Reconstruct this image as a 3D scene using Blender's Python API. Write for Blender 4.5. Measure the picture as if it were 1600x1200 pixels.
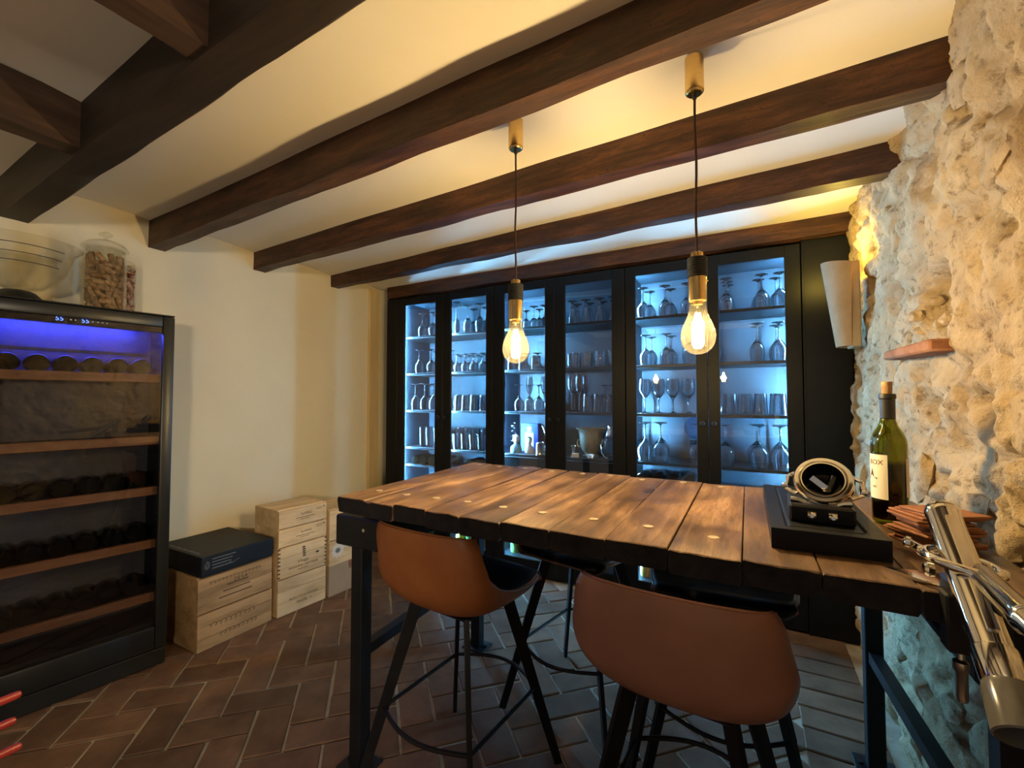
import bpy, bmesh, math, random
from mathutils import Vector, Matrix, Euler, noise
random.seed(7)
PI = math.pi
S = bpy.context.scene
COL = S.collection
for o in list(bpy.data.objects):
    bpy.data.objects.remove(o)

# ------------------------------------------------------------------ camera
FPX, CAMZ = 690.0, 1.25
PITCH = math.atan(24 / FPX)
YAW = math.atan((1168 - 800) / FPX * math.cos(PITCH))
CF = Vector((-math.sin(YAW) * math.cos(PITCH), math.cos(YAW) * math.cos(PITCH), math.sin(PITCH)))
CR = Vector((math.cos(YAW), math.sin(YAW), 0))
CU = CR.cross(CF)
CC = Vector((0, 0, CAMZ))
cd = bpy.data.cameras.new('camera')
cam = bpy.data.objects.new('camera', cd)
COL.objects.link(cam)
m = Matrix((CR, CU, -CF)).transposed().to_4x4()
m.translation = CC
cam.matrix_world = m
cd.sensor_fit = 'HORIZONTAL'
cd.sensor_width = 36
cd.lens = FPX / 1600 * 36
cd.clip_start = 0.02
S.camera = cam

# ------------------------------------------------------------------ view, world, light levels
S.view_settings.view_transform = 'Standard'
S.view_settings.look = 'None'
S.view_settings.gamma = 1
S.view_settings.use_curve_mapping = False
S.view_settings.exposure = 0.0
BULB_W = 37.0
LED_STRENGTH = 780.0
SCONCE_W = 6.5
W = bpy.data.worlds.new('world')
S.world = W
W.use_nodes = True
W.node_tree.nodes['Background'].inputs[0].default_value = (1.0, 0.88, 0.76, 1)
W.node_tree.nodes['Background'].inputs[1].default_value = 0.22
# added fill light behind the camera, standing in for the adjoining room
ld = bpy.data.lights.new('fill_light', 'POINT')
ld.energy = 175.0
ld.color = (1.0, .82, .57)
ld.shadow_soft_size = .12
lo = bpy.data.objects.new('fill_light', ld)
COL.objects.link(lo)
lo.location = (1.25, -1.45, 1.42)
cy = S.cycles
cy.max_bounces = 14
cy.diffuse_bounces = 5
cy.glossy_bounces = 6
cy.transmission_bounces = 12
cy.transparent_max_bounces = 24
cy.caustics_reflective = False
cy.caustics_refractive = False
cy.sample_clamp_indirect = 6.0
cy.use_denoising = True


def P(px, py, F):
    """point on the line of sight of a photo pixel at forward distance F (used to measure positions)"""
    return CC + F * (CF + CR * ((px - 800) / FPX) - CU * ((py - 600) / FPX))


# ------------------------------------------------------------------ materials
MATS = {}


def mat(name, color=(.8, .8, .8), rough=.5, metal=0.0, spec=.5, emit=None, estr=0.0):
    mm = bpy.data.materials.new(name)
    mm.use_nodes = True
    b = mm.node_tree.nodes['Principled BSDF']
    b.inputs['Base Color'].default_value = (*color, 1)
    b.inputs['Roughness'].default_value = rough
    b.inputs['Metallic'].default_value = metal
    b.inputs['Specular IOR Level'].default_value = spec
    if emit:
        b.inputs['Emission Color'].default_value = (*emit, 1)
        b.inputs['Emission Strength'].default_value = estr
    MATS[name] = mm
    return mm


def N(mm, kind, **kw):
    n = mm.node_tree.nodes.new(kind)
    for k, v in kw.items():
        if k in n.inputs:
            n.inputs[k].default_value = v
        else:
            setattr(n, k, v)
    return n


def L(mm, a, ao, b, bi):
    mm.node_tree.links.new(a.outputs[ao], b.inputs[bi])


def coords(mm, scale=(1, 1, 1), kind='Object'):
    tc = N(mm, 'ShaderNodeTexCoord')
    mp = N(mm, 'ShaderNodeMapping')
    mp.inputs['Scale'].default_value = scale
    L(mm, tc, kind, mp, 'Vector')
    return mp


def ramp(mm, stops):
    r = N(mm, 'ShaderNodeValToRGB')
    e = r.color_ramp.elements
    while len(e) < len(stops):
        e.new(.5)
    for i, (p, c) in enumerate(stops):
        e[i].position = p
        e[i].color = (*c, 1)
    return r


def noisy(name, c1, c2, scale=(1, 1, 1), nscale=5.0, detail=6, rough=.6, bump=0.0, bscale=None, metal=0, spec=.5,
          lo=.3, hi=.7, rand=0.0, dist=0.0, kind='Object', bdist=.01):
    mm = mat(name, c1, rough, metal, spec)
    b = mm.node_tree.nodes['Principled BSDF']
    mp = coords(mm, scale, kind)
    n = N(mm, 'ShaderNodeTexNoise', Scale=nscale, Detail=detail, Roughness=.6, Distortion=dist)
    L(mm, mp, 0, n, 'Vector')
    r = ramp(mm, [(lo, c1), (hi, c2)])
    L(mm, n, 0, r, 0)
    out = r
    oc = 0
    if rand:
        oi = N(mm, 'ShaderNodeObjectInfo')
        ml = N(mm, 'ShaderNodeMath', operation='MULTIPLY_ADD')
        ml.inputs[1].default_value = rand
        ml.inputs[2].default_value = 1 - rand / 2
        L(mm, oi, 'Random', ml, 0)
        mx = N(mm, 'ShaderNodeVectorMath', operation='SCALE')
        L(mm, r, 0, mx, 0)
        L(mm, ml, 0, mx, 'Scale')
        out = mx
        # offset the pattern per object
        ad = N(mm, 'ShaderNodeVectorMath', operation='ADD')
        sc = N(mm, 'ShaderNodeVectorMath', operation='SCALE')
        sc.inputs[0].default_value = (7.3, 3.1, 5.7)
        L(mm, oi, 'Random', sc, 'Scale')
        L(mm, mp, 0, ad, 0)
        L(mm, sc, 0, ad, 1)
        L(mm, ad, 0, n, 'Vector')
    L(mm, out, oc, b, 'Base Color')
    if bump:
        n2 = N(mm, 'ShaderNodeTexNoise', Scale=bscale or nscale * 3, Detail=8, Roughness=.65)
        L(mm, mp, 0, n2, 'Vector')
        bp = N(mm, 'ShaderNodeBump', Strength=bump, Distance=bdist)
        L(mm, n2, 0, bp, 'Height')
        L(mm, bp, 0, b, 'Normal')
    return mm


def wood(name, dark, mid, light, axis=0, rough=.5, stretch=12.0, nscale=2.5, bump=.25, rand=.25, spec=.4, stain=(1.0, .5), fine=False):
    """wood with the grain along one local axis"""
    mm = mat(name, mid, rough, 0, spec)
    b = mm.node_tree.nodes['Principled BSDF']
    sc = [stretch] * 3
    sc[axis] = 1.0
    mp = coords(mm, tuple(sc))
    oi = N(mm, 'ShaderNodeObjectInfo')
    s2 = N(mm, 'ShaderNodeVectorMath', operation='SCALE')
    s2.inputs[0].default_value = (9.3, 4.1, 6.7)
    L(mm, oi, 'Random', s2, 'Scale')
    ad = N(mm, 'ShaderNodeVectorMath', operation='ADD')
    L(mm, mp, 0, ad, 0)
    L(mm, s2, 0, ad, 1)
    n = N(mm, 'ShaderNodeTexNoise', Scale=nscale, Detail=9, Roughness=.62, Distortion=.4)
    L(mm, ad, 0, n, 'Vector')
    r = ramp(mm, [(.28, dark), (.5, mid), (.74, light)])
    L(mm, n, 0, r, 0)
    n3 = N(mm, 'ShaderNodeTexNoise', Scale=nscale * .5, Detail=4)
    tc2 = coords(mm, (3, 3, 3))
    ad2 = N(mm, 'ShaderNodeVectorMath', operation='ADD')
    L(mm, tc2, 0, ad2, 0)
    L(mm, s2, 0, ad2, 1)
    L(mm, ad2, 0, n3, 'Vector')
    ml = N(mm, 'ShaderNodeMath', operation='MULTIPLY_ADD')
    ml.inputs[1].default_value = rand
    ml.inputs[2].default_value = 1 - rand * .5
    L(mm, oi, 'Random', ml, 0)
    m3 = N(mm, 'ShaderNodeMath', operation='MULTIPLY_ADD')
    m3.inputs[1].default_value = stain[0]
    m3.inputs[2].default_value = stain[1]
    L(mm, n3, 0, m3, 0)
    m4 = N(mm, 'ShaderNodeMath', operation='MULTIPLY')
    L(mm, ml, 0, m4, 0)
    L(mm, m3, 0, m4, 1)
    if fine:
        n5 = N(mm, 'ShaderNodeTexNoise', Scale=nscale * 6, Detail=6, Roughness=.75)
        L(mm, ad, 0, n5, 'Vector')
        r5 = ramp(mm, [(.30, (.45, .45, .45)), (.50, (1, 1, 1)), (.75, (1.3, 1.3, 1.3))])
        L(mm, n5, 0, r5, 0)
        n6 = N(mm, 'ShaderNodeTexNoise', Scale=34, Detail=3)
        L(mm, tc2, 0, n6, 'Vector')
        r6 = ramp(mm, [(.27, (.25, .25, .25)), (.36, (1, 1, 1))])
        L(mm, n6, 0, r6, 0)
        m5 = N(mm, 'ShaderNodeMath', operation='MULTIPLY')
        L(mm, r5, 0, m5, 0)
        L(mm, r6, 0, m5, 1)
        m6 = N(mm, 'ShaderNodeMath', operation='MULTIPLY')
        L(mm, m5, 0, m6, 0)
        L(mm, m4, 0, m6, 1)
        m4 = m6
        rr_ = N(mm, 'ShaderNodeMapRange')
        rr_.inputs[1].default_value = .3
        rr_.inputs[2].default_value = .7
        rr_.inputs[3].default_value = rough - .10
        rr_.inputs[4].default_value = rough + .16
        L(mm, n3, 0, rr_, 0)
        L(mm, rr_, 0, b, 'Roughness')
    mx = N(mm, 'ShaderNodeVectorMath', operation='SCALE')
    L(mm, r, 0, mx, 0)
    L(mm, m4, 0, mx, 'Scale')
    L(mm, mx, 0, b, 'Base Color')
    bp = N(mm, 'ShaderNodeBump', Strength=bump, Distance=.004)
    L(mm, n, 0, bp, 'Height')
    L(mm, bp, 0, b, 'Normal')
    return mm


def pane_glass(name, tint=(1, 1, 1), ior=1.45, rough=0.0, gcol=(1, 1, 1)):
    """thin sheet glass: see-through with a Fresnel mirror reflection"""
    mm = bpy.data.materials.new(name)
    mm.use_nodes = True
    nt = mm.node_tree
    nt.nodes.remove(nt.nodes['Principled BSDF'])
    out = nt.nodes['Material Output']
    tr = N(mm, 'ShaderNodeBsdfTransparent')
    tr.inputs[0].default_value = (*tint, 1)
    gl = N(mm, 'ShaderNodeBsdfGlossy')
    gl.inputs['Roughness'].default_value = rough
    gl.inputs['Color'].default_value = (*gcol, 1)
    fr = N(mm, 'ShaderNodeFresnel')
    ge = N(mm, 'ShaderNodeNewGeometry')
    mi = N(mm, 'ShaderNodeMath', operation='MULTIPLY_ADD')
    mi.inputs[1].default_value = 1 / ior - ior
    mi.inputs[2].default_value = ior
    L(mm, ge, 'Backfacing', mi, 0)
    L(mm, mi, 0, fr, 'IOR')
    mx = N(mm, 'ShaderNodeMixShader')
    L(mm, fr, 0, mx, 0)
    L(mm, tr, 0, mx, 1)
    L(mm, gl, 0, mx, 2)
    nt.links.new(mx.outputs[0], out.inputs[0])
    MATS[name] = mm
    return mm


M_plaster = noisy('cream_plaster', (.77, .67, .455), (.83, .735, .53), nscale=1.6, rough=.85, bump=.18, bscale=9, spec=.2)
M_ceil = noisy('ceiling_plaster', (.78, .73, .65), (.83, .79, .71), nscale=1.1, rough=.9, bump=.12, bscale=5, spec=.15)
M_ochre = noisy('ochre_band', (.58, .40, .17), (.72, .54, .27), scale=(1, 1, .12), nscale=9, rough=.8, spec=.2)
M_mortar = noisy('lime_mortar', (.36, .31, .24), (.52, .46, .37), nscale=14, rough=.95, bump=.5, bscale=60, spec=.1)
M_brick = noisy('terracotta', (.125, .066, .040), (.225, .128, .078), nscale=9, rough=.62, bump=.35, bscale=38, rand=.45, spec=.35, bdist=.004)
M_beam = wood('dark_stained_beam', (.015, .006, .004), (.052, .020, .011), (.125, .050, .022), axis=0, rough=.5, stretch=9, nscale=3.0, bump=.6, fine=True)
M_bigbeam = wood('near_black_beam', (.010, .006, .004), (.020, .011, .007), (.034, .019, .011), axis=0, rough=.6, stretch=9, nscale=3.0)
M_joist = wood('brown_joist', (.018, .009, .006), (.040, .020, .012), (.070, .037, .022), axis=1, rough=.6, stretch=9, nscale=3.0)
M_plank = wood('worn_plank', (.048, .027, .016), (.150, .083, .046), (.28, .17, .098), axis=1, rough=.36, stretch=11, nscale=2.6, bump=.5, rand=.5, spec=.5, stain=(2.8, -.38), fine=True)
M_endgrain = noisy('black_stained_end', (.010, .009, .011), (.028, .024, .024), nscale=22, rough=.7, bump=.5, bscale=60, spec=.15)
M_plug = noisy('pale_plug', (.30, .24, .17), (.46, .38, .28), nscale=60, rough=.5)
M_black = noisy('black_lacquer', (.0040, .0046, .0062), (.0065, .0072, .0095), nscale=3, rough=.42, spec=.22)
M_iron = noisy('black_iron', (.007, .0075, .009), (.014, .015, .018), nscale=12, rough=.45, bump=.1, spec=.25)
M_inner = noisy('grey_cabinet_lining', (.050, .066, .086), (.064, .084, .108), nscale=2, rough=.45)
M_shelf = noisy('dark_shelf', (.010, .011, .013), (.016, .017, .020), nscale=3, rough=.35, spec=.35)
M_led = mat('cool_led', (0, 0, 0), emit=(.19, .59, 1.0), estr=LED_STRENGTH)
M_pane = pane_glass('door_glass', (.97, .98, 1), 1.5)
M_jar = pane_glass('jar_glass', (.95, .95, .93), 1.5)
M_tan = noisy('tan_leather', (.33, .110, .033), (.43, .150, .048), nscale=7, rough=.42, bump=.12, bscale=150, spec=.4, rand=.15, bdist=.001)
M_tan2 = noisy('brown_leather', (.27, .125, .084), (.36, .175, .122), nscale=6, rough=.36, bump=.12, bscale=150, spec=.45, bdist=.001)
M_dleather = noisy('black_leather', (.008, .008, .009), (.014, .014, .016), nscale=9, rough=.32, bump=.1, bscale=150, spec=.5, bdist=.001)
M_legs = noisy('black_powder_coat', (.008, .008, .010), (.013, .013, .016), nscale=20, rough=.4, spec=.25)
M_chrome = noisy('chrome', (.78, .76, .72), (.84, .82, .79), nscale=6, rough=.09, metal=1)
M_darkrefl = noisy('dark_reflection_chrome', (.30, .28, .25), (.38, .36, .32), nscale=6, rough=.14, metal=1)  # chrome with its colour darkened to stand for dark reflections
M_steel = noisy('pewter', (.50, .49, .46), (.62, .60, .56), nscale=12, rough=.25, metal=1)
M_brass = noisy('brushed_brass', (.62, .42, .16), (.74, .52, .22), scale=(1, 1, 8), nscale=40, rough=.26, metal=1)
M_rubber = noisy('black_rubber', (.012, .012, .012), (.02, .02, .02), nscale=30, rough=.6)
M_cord = noisy('brown_cord', (.03, .012, .007), (.055, .022, .012), nscale=80, rough=.8)
M_stone = None
M_crate = wood('pale_pine', (.54, .35, .165), (.71, .50, .27), (.80, .60, .36), axis=1, rough=.6, stretch=7, nscale=2.5, bump=.12, rand=.15)
M_crate2 = wood('aged_pine', (.23, .13, .052), (.43, .26, .115), (.54, .34, .165), axis=1, rough=.62, stretch=7, nscale=2.2, bump=.15, rand=.2)
M_card = noisy('kraft_card', (.36, .26, .165), (.42, .31, .205), nscale=8, rough=.8, spec=.2)
M_blackbox = noisy('black_card', (.010, .011, .014), (.015, .017, .021), nscale=5, rough=.5, spec=.22)
M_ink = noisy('brown_print', (.075, .045, .025), (.11, .07, .04), nscale=40, rough=.8)
M_greyink = noisy('grey_print', (.16, .17, .18), (.22, .23, .25), nscale=40, rough=.8)
M_white = noisy('white_print', (.72, .71, .68), (.80, .79, .76), nscale=30, rough=.8)
M_cork = noisy('cork', (.20, .105, .048), (.46, .30, .16), nscale=45, rough=.85, rand=.5, spec=.2)
M_redcork = noisy('stained_cork', (.28, .035, .025), (.62, .44, .32), nscale=14, rough=.8, rand=.6, lo=.42, hi=.58, spec=.2)
M_fridge = noisy('black_fridge', (.010, .011, .011), (.016, .017, .017), nscale=4, rough=.36, spec=.5)
M_frin = noisy('fridge_lining', (.02, .02, .023), (.03, .03, .035), nscale=4, rough=.5)
M_frback = noisy('fridge_back_lining', (.10, .10, .11), (.14, .14, .15), nscale=4, rough=.6)
M_frwood = wood('beech_shelf_front', (.30, .13, .055), (.44, .20, .09), (.54, .27, .13), axis=1, rough=.5, stretch=8)
M_frpane = pane_glass('dark_fridge_glass', (.74, .74, .76), 1.55)
M_blue = mat('blue_led', (0, 0, 0), emit=(.05, .07, 1.0), estr=220)
M_digit = mat('blue_digit', (0, 0, 0), emit=(.12, .25, 1.0), estr=5)
M_dot = mat('white_indicator', (0, 0, 0), emit=(.9, .85, .8), estr=1.2)
M_dbottle = noisy('dark_bottle_glass', (.005, .006, .005), (.009, .010, .008), nscale=5, rough=.14, spec=.3)
M_redcap = noisy('red_rod', (.27, .026, .024), (.36, .042, .036), nscale=20, rough=.3, spec=.5)
M_oldbrick = noisy('red_brick', (.24, .10, .055), (.42, .21, .12), nscale=14, rough=.85, bump=.6, bscale=50, spec=.1)
M_sconce = noisy('terracotta_plaster', (.30, .205, .120), (.40, .285, .18), nscale=7, rough=.9, bump=.2, bscale=30, spec=.1)
M_coaster = noisy('rust_leather', (.23, .085, .03), (.36, .145, .055), nscale=22, rough=.55, bump=.3, bscale=90, rand=.3)
M_paper = noisy('cream_paper', (.72, .66, .54), (.78, .72, .60), nscale=12, rough=.75, spec=.2)
M_wine = noisy('red_wine', (.010, .002, .004), (.016, .003, .005), nscale=4, rough=.1)
M_green = pane_glass('olive_bottle_glass', (.62, .60, .13), 1.5)
M_foil = noisy('black_foil', (.012, .011, .012), (.022, .02, .02), nscale=20, rough=.4)
M_ceramic = noisy('glazed_clay', (.42, .40, .40), (.70, .66, .62), nscale=26, rough=.5)
M_bluebox = noisy('blue_card', (.012, .045, .30), (.02, .06, .38), nscale=6, rough=.45)
M_goldp = noisy('gold_print', (.70, .58, .34), (.80, .68, .42), nscale=20, rough=.4, metal=.4)
M_bluegl = pane_glass('blue_glass', (.60, .78, .95), 1.5)
M_tipgl = noisy('smoked_plastic', (.10, .095, .09), (.16, .15, .14), nscale=8, rough=.18)
M_liq1 = noisy('golden_liquor', (.42, .30, .05), (.55, .42, .09), nscale=4, rough=.1)
M_liq2 = noisy('green_liquor', (.10, .20, .05), (.18, .30, .08), nscale=4, rough=.1)

# drinking glasses: refracting glass
M_glass = bpy.data.materials.new('drinking_glass')
M_glass.use_nodes = True
_nt = M_glass.node_tree
_nt.nodes.remove(_nt.nodes['Principled BSDF'])
_g = N(M_glass, 'ShaderNodeBsdfGlass', Roughness=0.0, IOR=1.47)
_g.inputs[0].default_value = (.96, .98, 1, 1)
_gl = N(M_glass, 'ShaderNodeBsdfGlossy', Roughness=.22)
_lw = N(M_glass, 'ShaderNodeLayerWeight', Blend=.35)
_ml = N(M_glass, 'ShaderNodeMath', operation='MULTIPLY')
_ml.inputs[1].default_value = .30
_mxg = N(M_glass, 'ShaderNodeMixShader')
L(M_glass, _lw, 'Facing', _ml, 0)
L(M_glass, _ml, 0, _mxg, 0)
L(M_glass, _g, 0, _mxg, 1)
L(M_glass, _gl, 0, _mxg, 2)
_nt.links.new(_mxg.outputs[0], _nt.nodes['Material Output'].inputs[0])

# stone wall material: several tones of limestone and mortar
M_stone = mat('limestone_rubble', (.6, .5, .37), .92, 0, .15)
_b = M_stone.node_tree.nodes['Principled BSDF']
_mp = coords(M_stone)
_n1 = N(M_stone, 'ShaderNodeTexNoise', Scale=3.2, Detail=7, Roughness=.65, Distortion=.6)
_n2 = N(M_stone, 'ShaderNodeTexNoise', Scale=26, Detail=8, Roughness=.7)
_n3 = N(M_stone, 'ShaderNodeTexVoronoi', Scale=42)
for _n in (_n1, _n2, _n3):
    L(M_stone, _mp, 0, _n, 'Vector')
_r1 = ramp(M_stone, [(.30, (.30, .20, .11)), (.45, (.52, .385, .235)), (.62, (.63, .495, .325)), (.8, (.46, .39, .30))])
L(M_stone, _n1, 0, _r1, 0)
_r2 = ramp(M_stone, [(.32, (.36, .30, .24)), (.46, (1, 1, 1)), (.8, (1.15, 1.12, 1.06))])
L(M_stone, _n2, 0, _r2, 0)
_mx = N(M_stone, 'ShaderNodeMix', data_type='RGBA', blend_type='MULTIPLY')
_mx.inputs[0].default_value = 1
L(M_stone, _r1, 0, _mx, 6)
L(M_stone, _r2, 0, _mx, 7)
M_stone.node_tree.links.new(_mx.outputs[2], _b.inputs['Base Color'])
_bp = N(M_stone, 'ShaderNodeBump', Strength=1.0, Distance=.022)
_bp2 = N(M_stone, 'ShaderNodeBump', Strength=.35, Distance=.006)
L(M_stone, _n2, 0, _bp, 'Height')
L(M_stone, _n3, 0, _bp2, 'Height')
L(M_stone, _bp2, 0, _bp, 'Normal')
L(M_stone, _bp, 0, _b, 'Normal')


# ------------------------------------------------------------------ mesh helpers
class B:
    """collects shapes in a bmesh"""

    def __init__(self):
        self.bm = bmesh.new()

    def box(self, c, s, bev=0.0, rot=None, segs=1):
        r = bmesh.ops.create_cube(self.bm, size=1)
        vs = r['verts']
        bmesh.ops.scale(self.bm, vec=s, verts=vs)
        if bev:
            es = list({e for v in vs for e in v.link_edges})
            rb = bmesh.ops.bevel(self.bm, geom=es, offset=min(bev, min(s) * .45), segments=segs, affect='EDGES', profile=.5)
            vs = list({v for f in rb['faces'] for v in f.verts} | {v for v in vs if v.is_valid})
        if rot is not None:
            mt = rot if isinstance(rot, Matrix) else Euler(rot).to_matrix()
            bmesh.ops.transform(self.bm, matrix=mt.to_4x4(), verts=vs)
        bmesh.ops.translate(self.bm, vec=c, verts=vs)
        return self

    def bx(self, x0, x1, y0, y1, z0, z1, bev=0.0, segs=1):
        return self.box(((x0 + x1) / 2, (y0 + y1) / 2, (z0 + z1) / 2), (abs(x1 - x0), abs(y1 - y0), abs(z1 - z0)), bev, None, segs)

    def grid(self, pts, closeu=False, closev=False):
        """pts[i][j] -> quads"""
        vs = [[self.bm.verts.new(p) for p in row] for row in pts]
        n, mm = len(vs), len(vs[0])
        for i in range(n if closeu else n - 1):
            for j in range(mm if closev else mm - 1):
                a, b, c, d = vs[i][j], vs[(i + 1) % n][j], vs[(i + 1) % n][(j + 1) % mm], vs[i][(j + 1) % mm]
                try:
                    self.bm.faces.new((a, b, c, d))
                except ValueError:
                    pass
        return vs

    def tube(self, pts, r, n=10, cap=True, flat=None):
        """round bar through pts; r number or list"""
        pts = [Vector(p) for p in pts]
        rs = r if isinstance(r, (list, tuple)) else [r] * len(pts)
        rows = []
        up = None
        for i, p in enumerate(pts):
            d = (pts[min(i + 1, len(pts) - 1)] - pts[max(i - 1, 0)]).normalized()
            if up is None:
                up = Vector((0, 0, 1)) if abs(d.z) < .9 else Vector((1, 0, 0))
            s = d.cross(up).normalized()
            up = s.cross(d).normalized()
            rows.append([p + (s * math.cos(2 * PI * k / n) + up * math.sin(2 * PI * k / n)) * rs[i] for k in range(n)])
        vs = self.grid(rows, False, True)
        if cap:
            self.bm.faces.new(vs[0][::-1])
            self.bm.faces.new(vs[-1])
        return self

    def lathe(self, prof, n=24, c=(0, 0, 0), axis=None, close=False):
        """profile of (r, z); axis: matrix to orient"""
        rows = []
        mt = axis if axis is not None else Matrix.Identity(3)
        c = Vector(c)
        vrows = []
        for (r, z) in prof:
            if r < 1e-6:
                vrows.append([self.bm.verts.new(c + mt @ Vector((0, 0, z)))])
            else:
                vrows.append([self.bm.verts.new(c + mt @ Vector((r * math.cos(2 * PI * k / n), r * math.sin(2 * PI * k / n), z))) for k in range(n)])
        idx = list(range(len(vrows)))
        pairs = list(zip(idx[:-1], idx[1:]))
        if close:
            pairs.append((idx[-1], 0))
        for a, b in pairs:
            A, Bv = vrows[a], vrows[b]
            for k in range(n):
                k2 = (k + 1) % n
                if len(A) == 1 and len(Bv) == 1:
                    continue
                if len(A) == 1:
                    self.bm.faces.new((A[0], Bv[k2], Bv[k]))
                elif len(Bv) == 1:
                    self.bm.faces.new((A[k], A[k2], Bv[0]))
                else:
                    self.bm.faces.new((A[k], A[k2], Bv[k2], Bv[k]))
        return self

    def bar(self, p0, p1, w, t, wdir, w1=None):
        """flat bar from p0 to p1; width w along wdir, thickness t"""
        p0, p1 = Vector(p0), Vector(p1)
        d = (p1 - p0).normalized()
        wd = Vector(wdir)
        wd = (wd - d * wd.dot(d)).normalized()
        td = d.cross(wd)
        w1 = w1 or w
        rows = []
        for p, ww in ((p0, w), (p1, w1)):
            rows.append([p + wd * ww / 2 * a + td * t / 2 * b for a, b in ((-1, -1), (1, -1), (1, 1), (-1, 1))])
        vs = self.grid(rows, False, True)
        self.bm.faces.new(vs[0][::-1])
        self.bm.faces.new(vs[-1])
        return self

    def prism(self, poly, z0, z1, mt=None):
        a = [self.bm.verts.new((mt @ Vector((x, y, z0))) if mt else (x, y, z0)) for x, y in poly]
        b = [self.bm.verts.new((mt @ Vector((x, y, z1))) if mt else (x, y, z1)) for x, y in poly]
        self.bm.faces.new(a[::-1])
        self.bm.faces.new(b)
        n = len(poly)
        for i in range(n):
            self.bm.faces.new((a[i], a[(i + 1) % n], b[(i + 1) % n], b[i]))
        return self

    def wobble(self, amp, freq, seed=0.0):
        for v in self.bm.verts:
            q = v.co * freq + Vector((seed, seed * 1.7, seed * .3))
            v.co += Vector((noise.noise(q), noise.noise(q + Vector((31, 7, 3))), noise.noise(q + Vector((5, 51, 13))))) * amp
        return self

    def mesh(self, name, material, smooth=False, angle=40):
        bmesh.ops.recalc_face_normals(self.bm, faces=self.bm.faces)
        me = bpy.data.meshes.new(name)
        self.bm.to_mesh(me)
        self.bm.free()
        me.materials.append(material)
        if smooth:
            me.shade_smooth()
            if angle:
                me.set_sharp_from_angle(angle=math.radians(angle))
        return me


def obj(name, mesh, parent=None, loc=None, rot=None):
    o = bpy.data.objects.new(name, mesh)
    COL.objects.link(o)
    if parent:
        o.parent = parent
    if loc is not None:
        o.location = loc
    if rot is not None:
        o.rotation_euler = rot
    return o


def tag(o, label, cat, group=None):
    o['label'] = label
    o['category'] = cat
    if group:
        o['group'] = group
    return o


def thing(name, label, cat, loc=(0, 0, 0), rotz=0.0, group=None):
    o = bpy.data.objects.new(name, None)
    o.empty_display_size = .05
    COL.objects.link(o)
    o.location = loc
    o.rotation_euler = (0, 0, rotz)
    return tag(o, label, cat, group)


def struct(o):
    o['kind'] = 'structure'
    return o


def copy_tree(o, parent=None):
    c = o.copy()
    COL.objects.link(c)
    if parent:
        c.parent = parent
    for ch in o.children:
        copy_tree(ch, c)
    return c


def text_bm(s, size, b, mt, align='CENTER', depth=.0006, fn=None):
    """flat lettering added to a B through matrix mt (or through fn(x, y, z))"""
    cu = bpy.data.curves.new('t', 'FONT')
    cu.body = s
    cu.size = size
    cu.align_x = align
    cu.align_y = 'CENTER'
    cu.resolution_u = 3
    cu.extrude = depth
    to = bpy.data.objects.new('t', cu)
    COL.objects.link(to)
    dg = bpy.context.evaluated_depsgraph_get()
    me = bpy.data.meshes.new_from_object(to.evaluated_get(dg))
    vs = [b.bm.verts.new(fn(*v.co) if fn else mt @ v.co) for v in me.vertices]
    for p in me.polygons:
        try:
            b.bm.faces.new([vs[i] for i in p.vertices])
        except ValueError:
            pass
    bpy.data.objects.remove(to)
    bpy.data.curves.remove(cu)
    bpy.data.meshes.remove(me)


def plane_mat(origin, xdir, ydir):
    x, y = Vector(xdir).normalized(), Vector(ydir).normalized()
    mm = Matrix((x, y, x.cross(y))).transposed().to_4x4()
    mm.translation = Vector(origin)
    return mm


ORD = ['first', 'second', 'third', 'fourth', 'fifth', 'sixth', 'seventh', 'eighth', 'ninth', 'tenth', 'eleventh', 'twelfth',
       'thirteenth', 'fourteenth']

# ------------------------------------------------------------------ room shell
WX, CEIL = -2.86, 2.215        # left wall plane, ceiling height
RX = .478                      # stone wall mean plane

# floor: mortar bed with herringbone bricks
fl = B()
fl.bx(-3.1, .9, -1.2, 3.4, -.08, -.0085)
floor = struct(obj('floor', fl.mesh('floor', M_mortar)))
BW = .1345
bk = B()
bk.box((0, 0, -.012), (2 * BW - .011, BW - .011, .024), .003)
bk_me = bk.mesh('brick', M_brick)
rest = B()
px0, py0 = -2.241, 1.229
c45 = math.sqrt(.5)


def uv2xy(u, v):
    return (px0 + (u - v) * c45, py0 + (u + v) * c45)


def on_screen(p, mx=40):
    d = Vector(p) - CC
    z = d.dot(CF)
    if z < .05:
        return False
    x, y = 800 + FPX * d.dot(CR) / z, 600 - FPX * d.dot(CU) / z
    return -mx < x < 1600 + mx and -mx < y < 1200 + mx


nb = 0
rb = random.Random(3)


def lay(u0, v0, u1, v1):
    global nb
    cx, cyy = uv2xy((u0 + u1) / 2, (v0 + v1) / 2)
    if not (-2.80 < cx < .20 and -.5 < cyy < 2.86):
        return
    ang = math.radians(45 if (u1 - u0) > (v1 - v0) else 135)
    jz = rb.uniform(-.0025, .0010) - (.003 if cx > .06 else 0)
    ja = rb.gauss(0, .008)
    if on_screen((cx, cyy, 0)):
        obj('brick', bk_me, floor, (cx + rb.gauss(0, .0015), cyy + rb.gauss(0, .0015), jz), (rb.gauss(0, .006), rb.gauss(0, .006), ang + ja))
        nb += 1
    else:
        rest.box((cx, cyy, -.012 + jz), (2 * BW - .011, BW - .011, .024), 0, (0, 0, ang + ja))


for i in range(-24, 36):
    for j in range(-24, 36):
        k = (i - j) % 4
        if k == 2:
            lay((i - 2) * BW, j * BW, i * BW, (j + 1) * BW)
        if k == 1:
            lay((i - 2) * BW, j * BW, (i - 1) * BW, (j + 2) * BW)
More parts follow.
